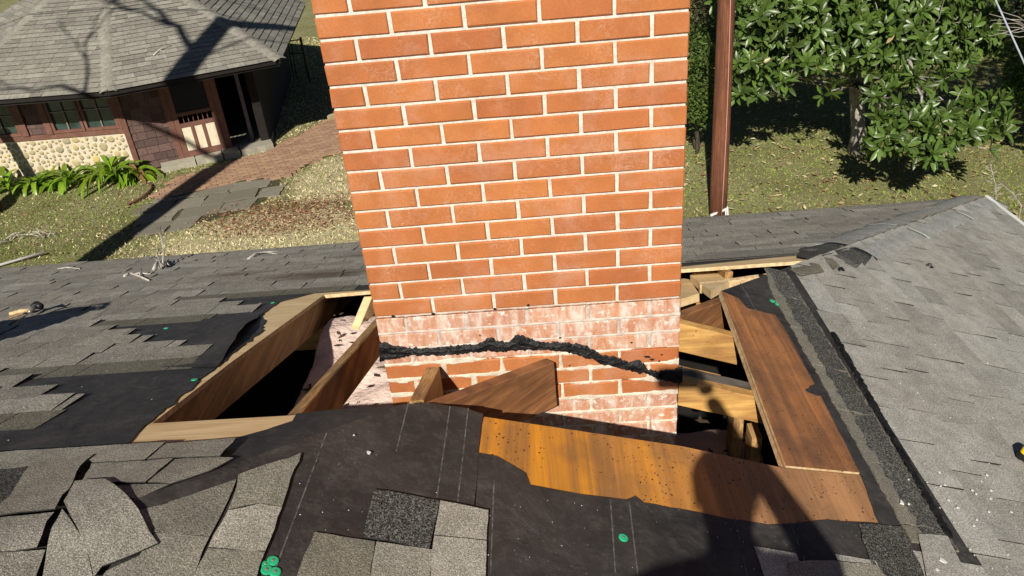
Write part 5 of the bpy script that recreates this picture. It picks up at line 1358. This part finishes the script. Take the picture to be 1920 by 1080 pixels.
L_.append(([Vector((9.2, 9.6, GZ)), Vector((7.6, 8.9, -1.5)), uF(1945, 60, 8.6)], .03, .012))
twig('bare_shrub', L_, M['bark_grey'], 'bare grey arching twigs at the top right corner', 'shrub')

# bare tree left of the frame whose shadow crosses the lawn and the pavilion roof
bt = thing('bare_tree', (-7.75, 3.3, GZ), 'tall leafless tree standing left of the house beyond the picture edge', 'tree')
rs = random.Random(12); T0 = Vector((-7.75, 3.3, GZ)); mb = MB()
trk = [T0-Vector((0, 0, .2)), T0+Vector((.02, 0, 2)), T0+Vector((-.03, 0, 4.5)), T0+Vector((.05, 0, 7.4)), T0+Vector((.0, 0, 9.3)), T0+Vector((.10, 0, 10.9))]
obj('trunk', *tube(trk, [.30, .26, .25, .25, .24, .22], 14), M['barkd'], bt, smooth=True)
fk = trk[-1]
def grow_b(a, d, L, r, lv):
    b = a+d*L; limb(mb, a, b, r, r*.6, rs, .05, 5)
    if lv:
        for k in range(2 if lv > 2 else 3):
            q = (d+Vector((rs.uniform(-.7, .7), rs.uniform(-.3, .3), rs.uniform(-.3, .5)))).normalized(); grow_b(b if k else a+d*L*.7, q, L*.68, r*.55, lv-1)
grow_b(fk-Vector((0, 0, .3)), Vector((.42, 0, .9)).normalized(), 2.2, .22, 3); grow_b(fk-Vector((0, 0, 1.5)), Vector((-.55, 0, .75)).normalized(), 2.2, .09, 3)
grow_b(trk[3], Vector((-.8, 0, .5)).normalized(), 2.4, .07, 3)
grow_b(trk[4], Vector((.5, 0, .6)).normalized(), 1.6, .035, 2)
mb.build('branches', M['barkd'], bt, smooth=True)
# dark stump at the left edge of the lawn
sp = Vector((*uG(-12, 398), GZ)); o = obj('tree_stump', *tube([sp-Vector((0, 0, .1)), sp+Vector((.0, 0, .2)), sp+Vector((-.25, 0, .6)), sp+Vector((-.5, .05, 2.2))], [.24, .17, .14, .12], 12), M['barkd'], None, smooth=True); tag(o, 'leaning dark trunk base on the lawn at the left picture edge', 'tree trunk')
# curled bark ring on the lawn edge
cc = Vector((*uG(276, 362), GZ)); o = obj('garden_edging', *tube([cc+Vector((math.cos(a)*.28-.2, math.sin(a)*.5-.1, .05)) for a in np.linspace(-1.3, 1.2, 9)], .025, 6), m_plain('rusty_edging', (.20, .09, .05), (.12, .06, .04), 9, .8, .2), None, smooth=True); tag(o, 'rusty curved lawn edging at the corner of the brick walk', 'edging')
rk = Vector((*uG(634, 222), GZ+.05)); v, f = box(rk, (.35, .3, .22), .05); o = obj('rock', v, f, M['rstone'], None, tint=.1); tag(o, 'pale rock on the walk beside the chimney edge', 'rock')

# ------------------------------------------------------------------ the photographer, standing on the near slope behind the camera
M['skin'] = m_plain('skin', (.55, .33, .24), (.50, .29, .21), 12, .55, .1, .002)
M['shirt'] = m_plain('navy_shirt', (.03, .05, .10), (.045, .06, .12), 7, .9, .3); M['jeans'] = m_plain('denim', (.06, .09, .16), (.09, .12, .2), 14, .9, .3)
M['hair'] = m_plain('cap_cloth', (.05, .05, .05), (.08, .08, .08), 20, .9, .4); M['shoe'] = m_plain('work_boot', (.16, .09, .04), (.11, .06, .03), 10, .7, .3)
pr = thing('person', PS(.78, -2.85, .02), 'person in navy shirt, jeans and cap holding up a phone in one hand', 'person')
def skinned(name, joints, edges, mat, root, parent, sub=2):
    off = LOC[parent.name]; me = bpy.data.meshes.new(name); me.from_pydata([Vector(j[0])-off for j in joints], edges, []); me.materials.append(mat)
    o = bpy.data.objects.new(name, me); col.objects.link(o); o.parent = parent; LOC[o.name] = off
    sm = o.modifiers.new('skin', 'SKIN'); sl = me.skin_vertices[0].data if me.skin_vertices else None
    if sl is None:
        bpy.context.view_layer.objects.active = o; o.select_set(True); bpy.ops.mesh.customdata_skin_add(); sl = me.skin_vertices[0].data
    for i, j in enumerate(joints): sl[i].radius = (j[1], j[1] if len(j) < 3 else j[2]); sl[i].use_root = (i == root)
    sb = o.modifiers.new('sub', 'SUBSURF'); sb.levels = sub; sb.render_levels = sub
    for q in me.polygons: q.use_smooth = True
    return o
ox, oy = .65, -2.82          # body axis
gl, gr = PS(ox-.14, oy-.02, 0), PS(ox+.14, oy+.02, 0)
pcn = Vector(CC)-Vector(CR[2])*.012+Vector(CR[0])*.022+Vector(CR[1])*.018      # phone centre; its lens is at the camera
rh = pcn+Vector((.10, -.05, -.05))
J = [((ox, oy-.02, .70), .17, .12), ((ox, oy, .90), .185, .12), ((ox, oy, 1.06), .20, .12), ((ox-.01, oy+.01, 1.18), .065, .06),
     ((ox-.02, oy+.02, 1.25), .055, .055), ((ox-.02, oy+.04, 1.33), .082, .095), ((ox-.02, oy+.04, 1.39), .08, .09),
     ((ox-.25, oy+.02, 1.15), .085), ((ox-.44, oy+.04, .96), .06), ((ox-.20, oy+.10, .70), .032),
     ((ox+.21, oy+.0, 1.12), .075), ((ox+.28, oy+.25, .97), .055), (tuple(rh), .028),
     ((ox-.09, oy-.02, .60), .10), ((ox-.12, oy+.03, .30), .065), ((gl.x, gl.y-.02, gl.z+.09), .045), ((gl.x, gl.y+.13, gl.z+.045), .040, .03),
     ((ox+.09, oy-.02, .60), .10), ((ox+.13, oy+.03, .27), .065), ((gr.x, gr.y-.02, gr.z+.09), .045), ((gr.x, gr.y+.13, gr.z+.045), .040, .03)]
Ed = [(0, 1), (1, 2), (2, 3), (3, 4), (4, 5), (5, 6), (2, 7), (7, 8), (8, 9), (2, 10), (10, 11), (11, 12), (0, 13), (13, 14), (14, 15), (15, 16), (0, 17), (17, 18), (18, 19), (19, 20)]
skinned('body', J, Ed, M['skin'], 0, pr)
G_ = .012
skinned('shirt', [((a[0], a[1], a[2]), *[r+G_ for r in rr]) for a, *rr in [J[0], J[1], J[2]]]+[((J[7][0]), .065+G_), (Vector(J[8][0]).lerp(Vector(J[7][0]), .35), .05+G_), ((J[10][0]), .065+G_), (Vector(J[11][0]).lerp(Vector(J[10][0]), .35), .05+G_)], [(0, 1), (1, 2), (2, 3), (3, 4), (2, 5), (5, 6)], M['shirt'], 0, pr)
skinned('jeans', [(J[0][0], .155, .128), (J[13][0], .112), (J[14][0], .078), (Vector(J[15][0])+Vector((0, 0, .04)), .062), (J[17][0], .112), (J[18][0], .078), (Vector(J[19][0])+Vector((0, 0, .04)), .062)], [(0, 1), (1, 2), (2, 3), (0, 4), (4, 5), (5, 6)], M['jeans'], 0, pr)
for gq in (gl, gr): skinned('boot', [((gq.x, gq.y-.05, gq.z+.05), .05), ((gq.x, gq.y+.06, gq.z+.045), .048, .04), ((gq.x, gq.y+.17, gq.z+.035), .045, .03)], [(0, 1), (1, 2)], M['shoe'], 0, pr)
hd = Vector((ox-.02, oy+.04, 1.36))
capv = []; capf = []; n = 16
for i in range(6):
    ph = i/5*math.pi/2
    for k in range(n): a = 6.2832*k/n; capv.append(hd+Vector((math.cos(a)*.10*math.cos(ph), math.sin(a)*.115*math.cos(ph), .02+.10*math.sin(ph))))
capf = [(i*n+k, i*n+(k+1) % n, (i+1)*n+(k+1) % n, (i+1)*n+k) for i in range(5) for k in range(n)]
b0 = len(capv)
for k in range(9): a = math.pi*(.12+.76*k/8); capv += [hd+Vector((math.cos(a)*.098, math.sin(a)*.112, .025)), hd+Vector((math.cos(a)*.10, math.sin(a)*.19, .01))]
capf += [(b0+2*k, b0+2*k+1, b0+2*k+3, b0+2*k+2) for k in range(8)]
obj('cap', capv, capf, M['hair'], pr, smooth=True)
# face: nose, eyes, mouth, ears
for dx in (-.032, .032):
    disc(hd+Vector((dx, .083, -.02)), Vector((0, 1, 0)), .009, .004, M['white'], 'eye', pr, 10)
obj('nose', *tube([hd+Vector((0, .085, -.01)), hd+Vector((0, .105, -.045)), hd+Vector((0, .085, -.055))], [.008, .014, .010], 8), M['skin'], pr, smooth=True)
obj('mouth', *tube([hd+Vector((-.022, .082, -.082)), hd+Vector((0, .090, -.080)), hd+Vector((.022, .082, -.082))], [.003, .005, .003], 6), m_plain('lips', (.42, .16, .13), (.4, .15, .12), 9, .5, 0), pr, smooth=True)
for dx in (-.088, .088): obj('ear', *tube([hd+Vector((dx, .0, .0)), hd+Vector((dx*1.12, -.01, -.03)), hd+Vector((dx, .0, -.055))], [.008, .014, .007], 8), M['skin'], pr, smooth=True)
def hand(w_, tips, th_t, nm):
    """palm with four separate fingers and a thumb, closed on the phone's edge"""
    w_ = Vector(w_); j = [(w_, .026, .018)]; e = []; pc = w_.lerp(sum(tips, Vector())/4, .45); j.append((pc, .034, .017)); e.append((0, 1))
    skinned('palm', j+[(pc.lerp(sum(tips, Vector())/4, .35), .032, .014)], [(0, 1), (1, 2)], M['skin'], 0, pr, 2)
    for t in tips:
        a = pc.lerp(t, .35); k_ = a.lerp(t, .5)+Vector((0, -.012, .004))
        skinned('finger', [(a, .0095), (k_, .0088), (t, .0078)], [(0, 1), (1, 2)], M['skin'], 0, pr, 2)
    a = pc.lerp(th_t, .2); skinned('thumb', [(a, .012), (a.lerp(th_t, .5)+Vector((0, -.010, 0)), .0105), (th_t, .009)], [(0, 1), (1, 2)], M['skin'], 0, pr, 2)
pc_ = Vector(pcn)
ph_ = thing('phone', pc_, 'black smartphone held level in one raised hand', 'phone')
R_, U_, Fw = Vector(CR[0]), -Vector(CR[1]), Vector(CR[2])
rbox(pcn, R_, U_, Fw, .155, .075, .008, 'phone_body', M['blackp'], ph_, 32, .25)
rbox(pcn-Fw*.0045, R_, U_, Fw, .146, .068, .001, 'screen', M['glass'], ph_, 32, .25)
rbox(pcn+Fw*.0045-R_*.022+U_*.018, R_, U_, Fw, .010, .010, .0015, 'lens_rim', M['metal'], ph_, 16, 1)
le, re = pcn-R_*.078, pcn+R_*.078
lw = Vector(J[9][0])      # the left hand rests on the hip, fingers slightly curled
hand(lw, [lw+Vector((.03, .075+.012*k_, -.075+.012*k_)) for k_ in (0, 1.6, 3.2)]+[lw+Vector((.045, .10, -.02))], lw+Vector((.055, .03, -.05)), 'l')
hand(J[12][0], [re+U_*y_-Fw*.006+R_*.004 for y_ in (.030, .012, -.006, -.024)], re-U_*.034-Fw*.012-R_*.012, 'r')
